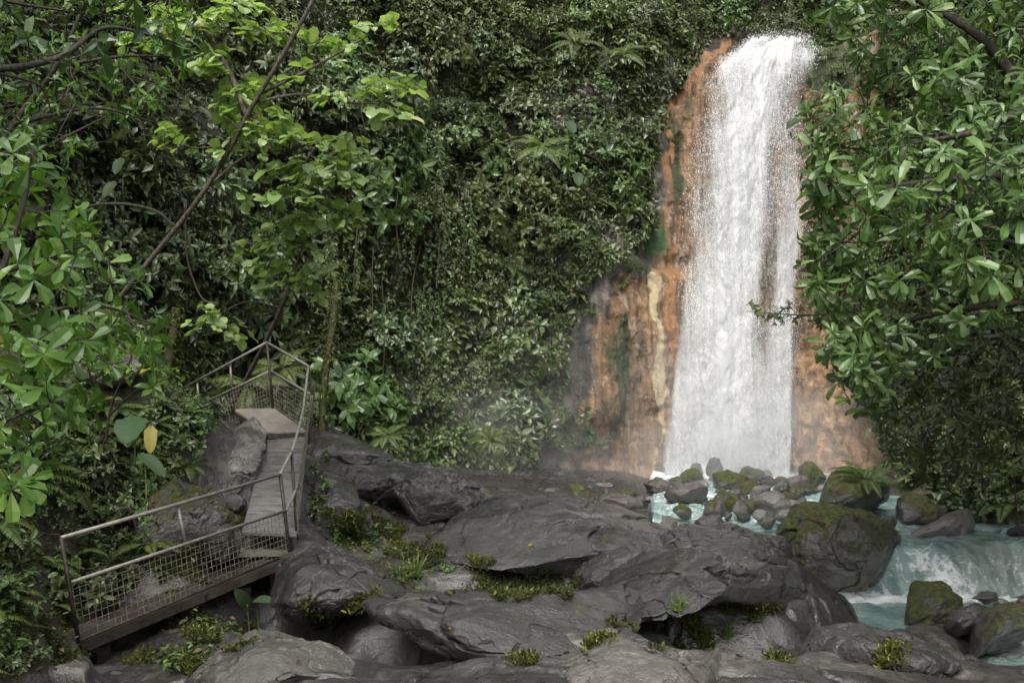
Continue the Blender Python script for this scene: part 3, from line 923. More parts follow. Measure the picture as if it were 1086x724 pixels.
BO = 'boulder'
rock(BO, [(824, 598), (826, 560), (840, 543), (862, 534), (890, 533), (914, 541), (942, 557), (970, 579), (988, 600), (976, 616), (936, 628), (880, 630), (840, 622)], 16.7, 1.3, M['rock_moss'], 'biggest mossy boulder in the middle of the stream', 'boulder', .15, .12, 1.4, 7, 20)
rock(BO, [(852, 532), (868, 510), (895, 501), (925, 501), (941, 514), (939, 532), (918, 545), (880, 548), (858, 544)], 20.3, 1.2, M['rock_moss'], 'large dark mossy boulder behind the biggest one', 'boulder', .2, .1, 1.4, 6, 21)
rock(BO, [(938, 566), (946, 538), (962, 526), (985, 525), (1006, 536), (1008, 552), (990, 568), (960, 576)], 19.6, .9, M['rock_halfmoss'], 'dark wet boulder in the shade at the head of the upper pool', 'boulder', .2, .14, 1.5, 6, 22)
rock(BO, [(954, 577), (974, 562), (1004, 545), (1024, 542), (1032, 556), (1024, 574), (985, 580)], 18.0, .7, M['rock_pale'], 'sloping pale boulder beside the upper pool', 'boulder', .2, .12, 1.5, 6, 23)
rock(BO, [(948, 655), (955, 634), (972, 620), (998, 617), (1018, 632), (1021, 652), (1002, 668), (966, 669)], 14.6, .55, M['rock_moss'], 'mossy boulder standing alone in the lower pool', 'boulder', .1, .13, 1.5, 6, 24)
rock(BO, [(1002, 690), (1014, 664), (1040, 648), (1072, 643), (1106, 650), (1120, 664), (1090, 676), (1050, 690)], 13.0, .8, M['rock_halfmoss'], 'grey boulder with a green moss cap by the white water', 'boulder', .3, .13, 1.5, 6, 25)
rock(BO, [(994, 668), (1010, 650), (1034, 640), (1046, 646), (1040, 662), (1015, 674)], 13.2, .4, M['rock_grey'], 'low grey boulder between the pool boulder and the moss-capped one', 'boulder', .3, .13, 1.5, 6, 26)
rock(BO, [(1030, 634), (1040, 627), (1056, 628), (1060, 636), (1045, 640)], 15.2, .25, M['rock_brown'], 'small flat brown boulder in the foam below the cascade', 'boulder', 0, .12, 1.5, 5, 27)
rock(BO, [(1072, 645), (1080, 634), (1100, 634), (1104, 648), (1088, 654)], 14.4, .35, M['rock_brown'], 'brown boulder at the foot of the cascade at the frame edge', 'boulder', 0, .12, 1.5, 5, 28)
rock(BO, [(1022, 578), (1036, 566), (1060, 563), (1074, 574), (1062, 582)], 18.2, .5, M['rock_brown'], 'brown boulder on the far side of the upper pool', 'boulder', 0, .14, 1.5, 6, 29)
rock(BO, [(1062, 576), (1072, 560), (1095, 548), (1130, 550), (1140, 580), (1090, 586)], 17.8, .7, M['rock_dark'], 'dark boulder under the overhanging tree by the upper pool', 'boulder', 0, .14, 1.5, 6, 30)
rock(BO, [(838, 592), (822, 600), (800, 590), (796, 572), (808, 562), (826, 566), (838, 578)], 15.6, .5, M['rock_dark'], 'dark rock wedged between the outcrop and the biggest boulder', 'boulder', 0, .14, 1.5, 6, 31)
rock(BO, [(846, 640), (858, 628), (876, 640), (866, 652)], 13.2, .3, M['rock_dark'], 'small dark boulder at the outcrop tip by the lower pool', 'boulder', 0, .14, 1.5, 5, 32)

SMALL = [  # px, py, rx, ry, distance, material, label
    (757.5, 496, 10, 9.5, 25.4, 'rock_grey', 'egg-shaped grey boulder standing on top of the pile under the fall'),
    (735, 506, 14, 9, 25.2, 'rock_moss', 'mossy boulder next to the egg-shaped one under the fall'),
    (739, 497, 8, 5, 25.8, 'rock_halfmoss', 'small dark stone leaning behind the mossy boulder under the fall'),
    (771, 510, 23, 10, 24.8, 'rock_moss', 'longest yellow-green mossy boulder in the pile under the fall'),
    (793, 504, 20, 8, 25.6, 'rock_halfmoss', 'long half mossy boulder at the back of the pile'),
    (797, 517, 14, 7, 24.2, 'rock_moss', 'round mossy boulder in front of the long half mossy one'),
    (728, 523, 23, 11, 23.6, 'rock_brown', 'big dark brown boulder in the white water under the fall'),
    (700, 516, 17, 7, 24.6, 'rock_brown', 'low brown boulder at the fall foot, nearest the orange rock'),
    (769.5, 530, 13, 11, 22.6, 'rock_moss', 'upright mossy boulder in the rapids below the pile'),
    (787, 539, 11, 9.5, 22.0, 'rock_moss', 'small bright mossy boulder beside the upright one in the rapids'),
    (819, 534, 24, 12, 22.4, 'rock_pale', 'pale bare boulder behind the biggest mossy boulder'),
    (862.5, 503, 15, 14, 25.0, 'rock_moss', 'tall rounded boulder against the orange cliff'),
    (830, 519, 12, 8, 24.4, 'rock_grey', 'grey angular boulder between the pile and the tall rounded one'),
    (846, 523, 11, 7, 24.0, 'rock_halfmoss', 'half mossy stone below the tall rounded boulder'),
    (753, 555, 18, 8, 20.4, 'rock_grey', 'grey boulder awash in the middle of the rapids'),
    (709, 555, 10, 6, 20.2, 'rock_brown', 'small dark boulder at the near edge of the rapids'),
    (611, 526, 18, 13, 21.6, 'rock_moss', 'dark mossy block at the far edge of the grey slab'),
    (651, 535, 26, 11, 21.0, 'rock_brown', 'broad dark boulder beside the rapids'),
    (678, 549, 19, 9, 20.0, 'rock_dark', 'dark boulder between the grey slab and the rapids'),
    (640, 516, 12, 6, 23.6, 'rock_brown', 'brown stone below the orange rock wall'),
    (577, 528, 24, 9, 22.2, 'rock_pale', 'pale low boulder behind the grey slab'),
    (553, 523, 15, 6, 23.4, 'rock_grey', 'low grey stone in the mist below the jungle wall'),
    (815, 511, 10, 6, 25.4, 'rock_grey', 'grey stone behind the pale bare boulder'),
    (842, 536, 10, 6, 22.8, 'rock_pale', 'pale stone touching the large dark mossy boulder'),
    (672, 522, 12, 6, 24.4, 'rock_dark', 'dark stone between the orange wall and the rapids'),
    (805, 528, 9, 6, 23.4, 'rock_grey', 'grey stone wedged above the small bright mossy boulder'),
    (517, 534, 13, 12, 18.6, 'rock_moss', 'moss-topped brown knob on the edge of the rugged hump'),
    (920, 551, 13, 8, 20.4, 'rock_pale', 'pale wet boulder between the large mossy boulders'),
    (1045, 551, 20, 12, 19.6, 'rock_dark', 'dark boulder in the deep shade under the overhanging branches'),
    (243, 582, 16, 10, 13.0, 'rock_grey', 'grey stone beside the foot of the steep ramp'),
    (228, 540, 16, 8, 13.8, 'rock_pale', 'flat stone on the bank above the foot of the steep ramp'),
    (250, 530, 12, 8, 14.0, 'rock_grey', 'small flat stone touching the edge of the steep ramp'),
]
for k, (x, y, rx, ry, d, mt, lb) in enumerate(SMALL):
    if 690 < x < 900:
        d = min(d, 2880 / (y + ry * .75 - 395))
    a = np.linspace(0, 2 * math.pi, 12, endpoint=False)
    r2 = np.random.default_rng(k + 900)
    w_ = 1 + r2.normal(0, .09, 12)
    poly = np.stack([x + rx * w_ * np.cos(a), y + 2 - (ry + 3) * w_ * np.sin(a)], -1)
    rock(BO, poly, d, rx / FPX * d * r2.uniform(.8, 1.1), M[mt], lb, 'boulder', 0, .11, 1.5, 5, 100 + k, cuts=4)

STN = [(700, 512), (716, 510), (745, 514), (756, 508), (764, 520), (780, 522), (790, 528), (808, 520), (822, 524), (835, 527), (850, 530), (856, 518), (872, 516), (846, 512), (780, 500), (812, 503), (826, 509), (690, 527), (676, 531), (664, 524), (745, 527), (757, 538), (806, 545), (815, 552), (640, 528), (628, 519), (605, 513), (590, 518),
       (568, 519), (725, 541), (772, 545), (798, 536), (833, 545), (905, 556), (930, 560), (943, 552), (690, 541), (660, 545), (622, 536), (596, 532), (870, 628), (985, 662), (1062, 640), (1010, 640), (1048, 658)]
for k, (x, y) in enumerate(STN):
    r2 = np.random.default_rng(k + 1400)
    rx = r2.uniform(5, 13)
    ry = rx * r2.uniform(.45, .75)
    d = (2880 / (y + ry * .7 - 395)) if 690 < x < 960 else (3600 / (y + ry - 395 + 18) if y > 600 else None)
    if d is None:
        d = 24 - (y - 512) * .12
    if y > 600:
        d = 3.62 * 1056 / (y + ry * .5 - 395)
    a = np.linspace(0, 2 * math.pi, 10, endpoint=False)
    w_ = 1 + r2.normal(0, .12, 10)
    poly = np.stack([x + rx * w_ * np.cos(a), y + 2 - (ry + 2) * w_ * np.sin(a)], -1)
    mt = ('rock_grey', 'rock_halfmoss', 'rock_pale', 'rock_brown', 'rock_moss')[k % 5]
    rock('stone', poly, d, rx / FPX * d, M[mt], 'small wet stone ' + ('at the edge of the lower pool' if y > 600 else 'among the boulders at the foot of the fall' if x > 690 else 'behind the grey slab near the orange wall'), 'stone', 0, .12, 1.5, 4, 300 + k, cuts=4, group='small stones along the stream')

# what plants stand on
_vv, _ff, _o = [], [], 0
for V, f in SURF:
    if f.shape[1] == 4:
        f = np.vstack([f[:, :3], f[:, [0, 2, 3]]])
    _vv.append(V)
    _ff.append(f + _o)
    _o += len(V)
BVH = BVHTree.FromPolygons(np.concatenate(_vv).tolist(), np.concatenate(_ff).tolist())
CBVH = BVHTree.FromPolygons(CV.reshape(-1, 3).tolist(), grid_faces(NS, NZ)[:, ::-1].tolist())
EYE = Vector((0, 0, CAMZ))


def hit(px, py, bvh=None):
    d = Vector(P(px, py, 10.0)) - EYE
    loc, n, i, t = (bvh or BVH).ray_cast(EYE, d.normalized())
    if loc is None:
        return None, None
    n = np.array(n)
    loc = np.array(loc)
    if n @ (loc - np.array(EYE)) > 0:
        n = -n
    return loc, n
# ------------------------------------------------------------------ water
def fall_mat(name, seed, lo, hi, body, sx=5., sz=.55):
    t = NT(name)
    uv = t.n('ShaderNodeUVMap').outputs[0]
    def mp(a, b, o=0):
        m = t.n('ShaderNodeMapping')
        m.inputs['Scale'].default_value = (a, b, 1)
        m.inputs['Location'].default_value = (seed * 3.7 + o, seed * 1.3, seed)
        t.l(uv, m.inputs[0])
        return m.outputs[0]
    big = t.noise(mp(1.1, .16), 1, 4, .55, .8)
    st = t.noise(mp(sx * .7, sz * .32), 1, 5, .62, .7)
    fine = t.noise(mp(sx * 3.2, sx * 1.5), 1, 5, .7, .8)
    vfine = t.noise(mp(32, 17), 1, 3, .7, .4)
    f = t.math('ADD', t.math('MULTIPLY', big, .42), t.math('ADD', t.math('MULTIPLY', st, .38), t.math('MULTIPLY', fine, .42)))
    f = t.math('ADD', f, t.math('MULTIPLY', vfine, .05))
    f = t.math('ADD', f, .025)
    f = t.math('ADD', f, -.065)
    f = t.math('ADD', f, t.math('SUBTRACT', t.attr('dens'), .5))
    al = t.math('MULTIPLY', t.step(f, lo, hi), body)
    h = t.math('ADD', t.math('MULTIPLY', st, .5), t.math('ADD', t.math('MULTIPLY', fine, .6), t.math('MULTIPLY', vfine, .3)))
    nr = t.bump(h, .25, .08)
    col = t.mix(t.step(h, .52, .9), (.44, .455, .47), (.74, .745, .75))
    b = t.bsdf(col, .45, .4, nr)
    tr = t.n('ShaderNodeBsdfTranslucent')
    tr.inputs[0].default_value = (.66, .68, .7, 1)
    mx = t.n('ShaderNodeMixShader')
    mx.inputs[0].default_value = .4
    t.l(b.outputs[0], mx.inputs[1])
    t.l(tr.outputs[0], mx.inputs[2])
    tp = t.n('ShaderNodeBsdfTransparent')
    m2 = t.n('ShaderNodeMixShader')
    t.l(al, m2.inputs[0])
    t.l(tp.outputs[0], m2.inputs[1])
    t.l(mx.outputs[0], m2.inputs[2])
    return t.done(m2.outputs[0])


M['fall_a'] = fall_mat('falling white water', 1, .42, .8, .93)
M['fall_b'] = fall_mat('falling water streaks', 2, .46, .86, .85, 7, .45)
M['fall_c'] = fall_mat('falling water spray', 3, .5, .9, .8, 5, .7)


def drop_mat():
    t = NT('water drops')
    return t.done(t.bsdf((.72, .74, .75), .35, .5).outputs[0])


M['drop'] = drop_mat()
FY = [42, 70, 100, 150, 200, 250, 300, 350, 400, 450, 512]
FL = [776, 756, 744, 731, 724, 722, 717, 713, 707, 701, 694]
FR = [868, 862, 855, 852, 853, 854, 848, 845, 844, 842, 840]
FD = [28.55, 28.35, 28.15, 27.95, 27.8, 27.65, 27.45, 27.25, 27.1, 26.95, 26.7]


def fall_layer(nm, off, mat, seed, grow, parent):
    NU, NVv = 150, 330
    v = np.linspace(-.09, 1, NVv)
    u = np.linspace(0, 1, NU)
    py = np.where(v < 0, 42, 42 + (512 - 42) * v)
    l = np.interp(py, FY, FL) - grow
    r = np.interp(py, FY, FR) + grow
    dd = np.interp(py, FY, FD) - off
    PX = l[None] + (r - l)[None] * u[:, None]
    wob = fbm(np.stack(np.broadcast_arrays(u[:, None] * 2.5, py[None] / 90, seed), -1), 3, seed)
    PX = PX + 7 * wob * sstep(40, 120, py)[None] * np.minimum(1, 4 * np.minimum(u, 1 - u) + .4)[:, None]
    V = P(PX, np.broadcast_to(py[None], PX.shape), np.broadcast_to(dd[None], PX.shape))
    back = np.maximum(-v, 0) / .09
    V[..., 1] += back * 6
    V[..., 2] += back * .15 - .10 * np.exp(-((py - 42) / 7.) ** 2)
    lipw = np.exp(-(v / .05) ** 2)[None] * np.ones((NU, 1))
    V[..., 2] += lipw * (.22 * fbm(np.stack([u * 6, u * 0, u * 0 + 3], -1), 3, 44) - .45 * (1 - sstep(0, .3, u)) - .25 * sstep(.85, 1, u))[:, None]
    lump = fbm(np.stack(np.broadcast_arrays(u[:, None] * 7, v[None] * 9, seed * 2.), -1), 4, seed + 7)
    fin = fbm(np.stack(np.broadcast_arrays(u[:, None] * 24, v[None] * 40, seed * 2.), -1), 3, seed + 8)
    V[..., 1] -= (.13 * lump + .05 * fin) * sstep(-.02, .05, v)[None]
    V[..., 1] -= .25 * np.sin(u * math.pi)[:, None]
    V[back[None].repeat(NU, 0) > 0, 2] += .12 * fin[back[None].repeat(NU, 0) > 0]
    # how dense the water is across the width
    U = np.broadcast_to(u[:, None], PX.shape)
    VV = np.broadcast_to(v[None], PX.shape)
    edge = sstep(-.02, .12, U) * sstep(0, .07, 1 - U)
    core = .42 + .3 * np.exp(-((U - (.5 - .1 * VV)) / .23) ** 2) + .16 * np.exp(-((U - .88) / .12) ** 2) * sstep(.25, .5, VV) - .11 * np.exp(-((U - .7) / .09) ** 2) * sstep(.15, .3, VV) * (1 - sstep(.6, .9, VV))
    core = core + .12 * sstep(.5, .95, VV) + .16 * (1 - sstep(.02, .12, VV)) - (.3 + .5 * fbm(np.stack([U * 16, VV * 40, U * 0], -1), 3, 46)) * np.exp(-(VV / .022) ** 2)
    core = core - .08 * np.exp(-((U - .1) / .16) ** 2) * sstep(.08, .2, VV) * (1 - sstep(.45, .62, VV))
    core = core - .12 * np.exp(-((U - .3) / .06) ** 2) * sstep(.6, .75, VV)
    dens = core - .6 * (1 - edge)
    g = Geo()
    g.add(V.reshape(-1, 3), [grid_faces(NU, NVv)])
    o = g.obj(nm, mat, parent, smooth=True, attrs={'dens': dens.ravel()})
    uvl = o.data.uv_layers.new(name='UVMap')
    dist = np.concatenate([[0], np.cumsum(np.linalg.norm(np.diff(V[NU // 2], axis=0), axis=1))])
    uvv = np.stack([(V[..., 0]).ravel(), np.broadcast_to(dist[None], PX.shape).ravel()], -1)
    li = np.zeros(len(o.data.loops), np.int32)
    o.data.loops.foreach_get('vertex_index', li)
    uvl.data.foreach_set('uv', uvv[li].astype(np.float32).ravel())
    return V, dens


FALL = empty('waterfall', tuple(P(768, 510, 27)), 'tall white waterfall pouring over the orange cliff', 'waterfall')
FALL['kind'] = 'structure'
V0, dn = fall_layer('water_sheet', 0.0, M['fall_a'], 3, 0, FALL)
fall_layer('water_sheet', .22, M['fall_b'], 5, 2, FALL)
fall_layer('water_sheet', .45, M['fall_c'], 9, 5, FALL)
# frozen drops thrown off the sheets
nD = 60000
iu = rng.integers(0, V0.shape[0], nD * 3)
iv = (rng.random(nD * 3) ** 1.15 * V0.shape[1]).astype(int)
pr = np.clip(dn[iu, iv] + .45, .06, 1)
k_ = rng.random(nD * 3) < pr
clump = fbm(np.c_[V0[iu, iv][:, [0, 2]] * np.array([1.6, 1.0]), np.zeros(nD * 3)], 4, 15)
k_ &= clump > rng.normal(.02, .16, nD * 3)
k_ &= iv > 24 + rng.random(nD * 3) * 10
k_ &= rng.random(nD * 3) < 1.05 - .8 * iv / V0.shape[1]
iu, iv = iu[k_][:nD], iv[k_][:nD]
c = V0[iu, iv] + np.c_[rng.normal(0, .1, len(iu)), -np.abs(rng.normal(.3, .28, len(iu))), rng.normal(0, .06, len(iu))]
sz = np.exp(rng.normal(-5.45, .35, len(c)))
st = rng.uniform(1, 3.2, len(c))
oct_ = np.array([[1, 0, 0], [0, 1, 0], [-1, 0, 0], [0, -1, 0], [0, 0, 1], [0, 0, -1]], float)
of = np.array([[0, 1, 4], [1, 2, 4], [2, 3, 4], [3, 0, 4], [1, 0, 5], [2, 1, 5], [3, 2, 5], [0, 3, 5]])
DV = c[:, None] + oct_[None] * sz[:, None, None] * np.stack([np.ones(len(c)), np.ones(len(c)), st], -1)[:, None]
g = Geo()
g.add(DV.reshape(-1, 3), [(of[None] + (np.arange(len(c)) * 6)[:, None, None]).reshape(-1, 3)])
sp = g.obj('spray', M['drop'], FALL)
sp['kind'] = 'stuff'

# orange stone poking out of the lip
rock('boulder', [(813, 77), (815, 67), (822, 61), (830, 61), (831, 68), (822, 77)], 27.95, .3, M['rock_orange'], 'small orange-brown stone breaking the water near the lip of the fall', 'boulder', 0, .1, 1.5, 5, 77, stand=False)


def stream_mat():
    t = NT('milky turquoise water')
    p = t.pos()
    n1 = t.noise(t.pos((1, .8, 1)), 2.2, 4, .55, .5)
    n2 = t.noise(p, 9, 4, .6, .3)
    fo = t.attr('foam')
    ff = t.math('ADD', fo, t.math('MULTIPLY', t.math('SUBTRACT', t.math('ADD', t.math('MULTIPLY', t.noise(t.pos((1, 1, .6)), 3.4, 6, .68, .9), .7), t.math('MULTIPLY', t.noise(p, 17, 5, .7), .3)), .5), 1.9))
    f = t.step(ff, .42, .78)
    teal = t.mix(t.step(n1, .35, .65), (.085, .15, .145), (.17, .245, .235))
    teal = t.mix(t.attr('shoal'), teal, (.12, .115, .09))
    col = t.mix(f, teal, (.66, .7, .71))
    nr = t.bump(t.math('ADD', t.math('MULTIPLY', n1, .6), t.math('MULTIPLY', n2, .3)), .55, .12)
    nr = t.bump(t.math('MULTIPLY', f, t.noise(p, 22, 4, .7)), .7, .06, nr)
    b = t.bsdf(col, t.math('ADD', t.math('MULTIPLY', f, .5), .07), .5, nr)
    return t.done(b.outputs[0])


M['stream'] = stream_mat()
NX, NY = 420, 560
wx = np.linspace(1.2, 15, NX)
wy = np.linspace(8.5, 28.6, NY)
WX, WY = np.meshgrid(wx, wy, indexing='ij')
lipy = 16.75 + .15 * np.sin(WX * 1.3) + .25 * np.exp(-((WX - 8.2) / .9) ** 2)
casc = sstep(0, 1, (WY - lipy + .75) / .75) ** .75
WZ = .74 * casc + .09 * sstep(17.5, 26, WY)
p_ = np.stack([WX, WY, WZ * 0], -1)
fast = np.exp(-((WY - lipy + .4) / .6) ** 2)
rap = sstep(17.5, 19.5, WY) * (1 - sstep(6.0, 8.5, WX))
rip = .05 * fbm(p_ * 1.3, 4, 201) + .025 * fbm(p_ * 5, 3, 205)
WZ2 = WZ + rip + rap * (.14 * fbm(p_ * 1.6, 4, 211, .55, True) + .05 * fbm(p_ * 5, 3, 213)) + fast * (.09 * fbm(p_ * np.array([3.5, 1.0, 1]), 4, 221) + .05 * fbm(p_ * np.array([9, 5, 1]), 3, 222)) + .07 * np.exp(-((WY - lipy + 1.0) / .35) ** 2) * fbm(p_ * 4, 4, 223)
wpx, wpy = proj(np.stack([WX, WY, WZ2], -1))
WZ2 = WZ2 - 1.3 * (1 - sstep(672, 694, wpx)) * (WY > 18)
wpx, wpy = proj(np.stack([WX, WY, WZ2], -1))
foam = .12 + .55 * np.exp(-((WY - lipy + .95) / .22) ** 2) + .26 * fast * (1 + 1.0 * np.exp(-((WX - 7.0) / .5) ** 2)) + .36 * rap + .4 * sstep(24.5, 26.5, WY) * sstep(2.6, 3.6, WX)
foam += .75 * np.exp(-((wpx - 1070) / 50) ** 2 - ((wpy - 680) / 22) ** 2) + .35 * np.exp(-((wpx - 1000) / 60) ** 2 - ((wpy - 640) / 9) ** 2)
foam += .4 * np.exp(-((wpx - 880) / 50) ** 2 - ((wpy - 629) / 5) ** 2)
foam -= .2 * np.exp(-((wpx - 1040) / 70) ** 2 - ((wpy - 578) / 6) ** 2)
shoal = .55 * fast * np.exp(-((WX - 8.0) / .8) ** 2)
g = Geo()
g.add(np.stack([WX, WY, WZ2], -1).reshape(-1, 3), [grid_faces(NX, NY)])
tag(g.obj('stream', M['stream'], smooth=True, attrs={'foam': np.clip(foam, 0, 1).ravel(), 'shoal': shoal.ravel()}), kind='structure')


# mist rising from the foot of the fall
t = NT('mist')
gp = t.n('ShaderNodeNewGeometry').outputs['Position']
sx = t.n('ShaderNodeSeparateXYZ')
t.l(gp, sx.inputs[0])
def gauss(v, c, w):
    a = t.math('DIVIDE', t.math('SUBTRACT', v, c), w)
    return t.math('EXPONENT', t.math('MULTIPLY', t.math('MULTIPLY', a, a), -1.0))
fx = t.math('MAXIMUM', gauss(sx.outputs[0], 5.6, 2.4), t.math('MULTIPLY', gauss(sx.outputs[0], .4, 2.8), .38))
fy = gauss(sx.outputs[1], 26.2, 1.9)
fz = t.math('MULTIPLY', t.step(sx.outputs[2], .55, 1.0), gauss(sx.outputs[2], .5, 2.7))
nz = t.step(t.noise(t.pos((1, 1, .8)), .8, 4, .6), .35, .7)
den = t.math('MULTIPLY', t.math('MULTIPLY', fx, fy), t.math('MULTIPLY', fz, nz))
pv = t.n('ShaderNodeVolumePrincipled')
pv.inputs['Color'].default_value = (.95, .96, .97, 1)
pv.inputs['Anisotropy'].default_value = .2
t.l(t.math('MULTIPLY', den, .75), pv.inputs['Density'])
t.l(pv.outputs[0], t.out.inputs['Volume'])
g = Geo()
x0, x1, y0, y1, z0, z1 = -5, 11.5, 22, 28.6, .5, 6.5
box(g, [(x0, y0, z0), (x1, y0, z0), (x1, y1, z0), (x0, y1, z0), (x0, y0, z1), (x1, y0, z1), (x1, y1, z1), (x0, y1, z1)])
tag(g.obj('mist', t.m), kind='stuff')
# ------------------------------------------------------------------ walkway
WK = empty('walkway', tuple(P(190, 650, 11.4)), 'grey metal walkway with pipe rails and wire mesh climbing beside the rocks', 'walkway')


def part(name, g, mat, parent=WK, smooth=False):
    return g.obj(name, mat, parent, smooth)


def pipe(name, pts, r, mat, parent=WK, sides=8):
    g = Geo()
    tube(g, np.array(pts), r, sides)
    return part(name, g, mat, parent, True)


def slab(name, quad, th, mat, parent=WK, nlat=0):
    """quad: 4 top corners (near a, near b, far b, far a)"""
    q = np.array(quad, float)
    g = Geo()
    if nlat:
        for k in range(nlat):
            a, b = k / nlat + .004, (k + 1) / nlat - .004
            top = np.array([q[0] + (q[3] - q[0]) * a, q[1] + (q[2] - q[1]) * a, q[1] + (q[2] - q[1]) * b, q[0] + (q[3] - q[0]) * b])
            top[:, 2] += rng.normal(0, .003)
            box(g, np.vstack([top - [0, 0, th], top]))
    else:
        box(g, np.vstack([q - [0, 0, th], q]))
    return part(name, g, mat, parent)


RL = .02
top_ = [P(65, 570, 9.8), P(297, 503, 13.1)]
mid_ = [P(76, 617, 9.8), P(303, 541, 13.1)]
low0, low1 = P(85, 684, 9.8), P(309, 592, 13.1)
pipe('handrail', top_, .022, M['pipe'])
pipe('mid_rail', mid_, .02, M['pipe'])
pipe('post', [P(65, 570, 9.8), P(85, 690, 9.8)], .022, M['pipe_dark'])
pipe('post', [P(297, 503, 13.1), P(309, 600, 13.1)], .024, M['pipe_dark'])
pipe('post', [P(188, 534.5, 11.35), P(197, 577, 11.35)], .022, M['pipe'])
pipe('toe_rail', [P(84, 679, 9.8), P(308, 587, 13.1)], .017, M['pipe_dark'])


def meshpanel(a0, a1, b0, b1, nu_, nv_, r=.0035, name='mesh_panel'):
    """wire grid between the upper edge a0-a1 and the lower edge b0-b1"""
    g = Geo()
    a0, a1, b0, b1 = map(np.array, (a0, a1, b0, b1))
    for k in range(nu_ + 1):
        t = k / nu_
        tube(g, [a0 + (a1 - a0) * t, b0 + (b1 - b0) * t], r, 4, cap=False)
    for k in range(1, nv_):
        t = k / nv_
        p, q = a0 + (b0 - a0) * t, a1 + (b1 - a1) * t
        tube(g, [p + [0, .006, 0], q + [0, .006, 0]], r, 4, cap=False)
    return part(name, g, M['wire'])


meshpanel(mid_[0], mid_[1], P(84, 679, 9.8), P(308, 587, 13.1), 44, 8)
# lower ramp: boards on two dark beams
dn_ = low1 - low0
fwd = unit(np.array([-dn_[1], dn_[0], 0])) * .62
ext = low0 - dn_ * .16
slab('lower_ramp', [ext, low1, low1 + fwd, ext + fwd * .75], .035, M['deck_dark'])
bd = np.array([0, 0, -.036])
for nm_, o_, m_ in (('beam', np.zeros(3), 'deck_dark'), ('beam', fwd * .88, 'pipe_dark')):
    a, b = low0 + o_ + bd, low1 + o_ + bd
    w_ = fwd * .06
    slab('beam', [a, b, b + w_, a + w_], .05, M[m_])
br = low0 + dn_ * .52
slab('bracket', [br + unit(dn_) * -.03 - fwd * .02, br + unit(dn_) * .03 - fwd * .02, br + unit(dn_) * .03 - fwd * .003, br - unit(dn_) * .03 - fwd * .003], .09, M['pipe_dark'])


def leg(px_, py0, py1, d, w=.05):
    a, b = P(px_, py0, d), P(px_, py1, d)
    g = Geo()
    o = np.array([[-w, -w, 0], [w, -w, 0], [w, w, 0], [-w, w, 0]])
    box(g, np.vstack([b + o, a + o]))
    return part('support_leg', g, M['deck_dark'])


leg(260.5, 622, 668, 12.5)
leg(110, 684, 705, 10.3)
leg(292, 606, 650, 13.3)
# step board at the turn
slab('step', [P(222, 588, 12.7), P(309, 586, 13.2), P(306, 579.5, 13.9), P(232, 581, 13.5)], .04, M['deck_tan'])
# steep ramp
sr = [P(256, 565, 13.35), P(314.5, 567, 13.35), P(323, 461, 15.55), P(284, 461, 15.75)]
slab('steep_ramp', sr, .035, M['deck'], nlat=5)
for k in range(1, 12):
    t_ = k / 12
    a_, b_ = sr[0] + (sr[3] - sr[0]) * t_, sr[1] + (sr[2] - sr[1]) * t_
    e_ = unit(sr[3] - sr[0]) * .018
    slab('cleat', [a_ + [0, 0, .012] + .04 * (b_ - a_), b_ + [0, 0, .012] - .04 * (b_ - a_), b_ + e_ + [0, 0, .012] - .04 * (b_ - a_), a_ + e_ + [0, 0, .012] + .04 * (b_ - a_)], .015, M['deck'])
for a, b, s_ in ((sr[0], sr[3], 1), (sr[1], sr[2], -1)):
    w_ = unit(sr[1] - sr[0]) * .05 * s_
    slab('beam', [a - [0, 0, .037], a + w_ - [0, 0, .037], b + w_ - [0, 0, .037], b - [0, 0, .037]], .09, M['pipe_dark'])
g = Geo()
# landing, a sheet of board on a dark frame
ld = [P(284, 457.5, 15.6), P(324.5, 456.5, 15.5), P(291, 432.5, 16.5), P(247, 433.5, 16.7)]
slab('landing', ld, .03, M['deck_tan'])
lf = np.array(ld) - [0, 0, .032]
slab('landing_frame', lf, .075, M['pipe_dark'])
# rails of the steep ramp and landing
R1 = [P(297, 503, 13.1), P(304, 489, 13.5), P(311, 474, 13.9), P(319, 445, 14.6), P(322, 430, 15.0), P(327, 388, 15.5)]
pipe('handrail', catmull(R1, 24), .022, M['pipe'])
pipe('handrail', [P(327, 388, 15.5), P(283, 363, 16.5)], .022, M['pipe'])
pipe('handrail', [P(283, 363, 16.5), P(190, 414, 17.6)], .022, M['pipe'])
R2 = [P(303, 541, 13.1), P(313, 520, 13.6), P(322, 480, 14.7), P(326, 455, 15.2), P(331, 419, 15.5)]
pipe('mid_rail', catmull(R2, 20), .02, M['pipe'])
pipe('mid_rail', [P(331, 419, 15.5), P(287, 393, 16.5)], .02, M['pipe'])
pipe('mid_rail', [P(287, 393, 16.5), P(208, 431, 17.5)], .02, M['pipe'])
pipe('post', [P(327, 388, 15.5), P(331, 419, 15.5), P(325, 462, 15.5)], .02, M['pipe_dark'])
pipe('post', [P(283, 363, 16.5), P(290, 437, 16.5)], .022, M['pipe_dark'])
pipe('post', [P(309, 478, 13.75), P(315, 572, 13.4)], .02, M['pipe_dark'])
pipe('post', [P(244, 384.5, 17), P(246, 413, 17)], .02, M['pipe'])
pipe('post', [P(209, 403.5, 17.4), P(211, 429, 17.4)], .02, M['pipe'])
pipe('post', [P(334, 408, 16.2), P(328, 470, 15.6)], .018, M['pipe_dark'])
meshpanel(P(331, 419, 15.5), P(313, 520, 13.6), P(326, 461, 15.5), P(316, 566, 13.4), 30, 9, .006)
meshpanel(P(287, 393, 16.5), P(208, 431, 17.5), P(290, 434, 16.5), P(218, 460, 17.4), 26, 9, .0065)
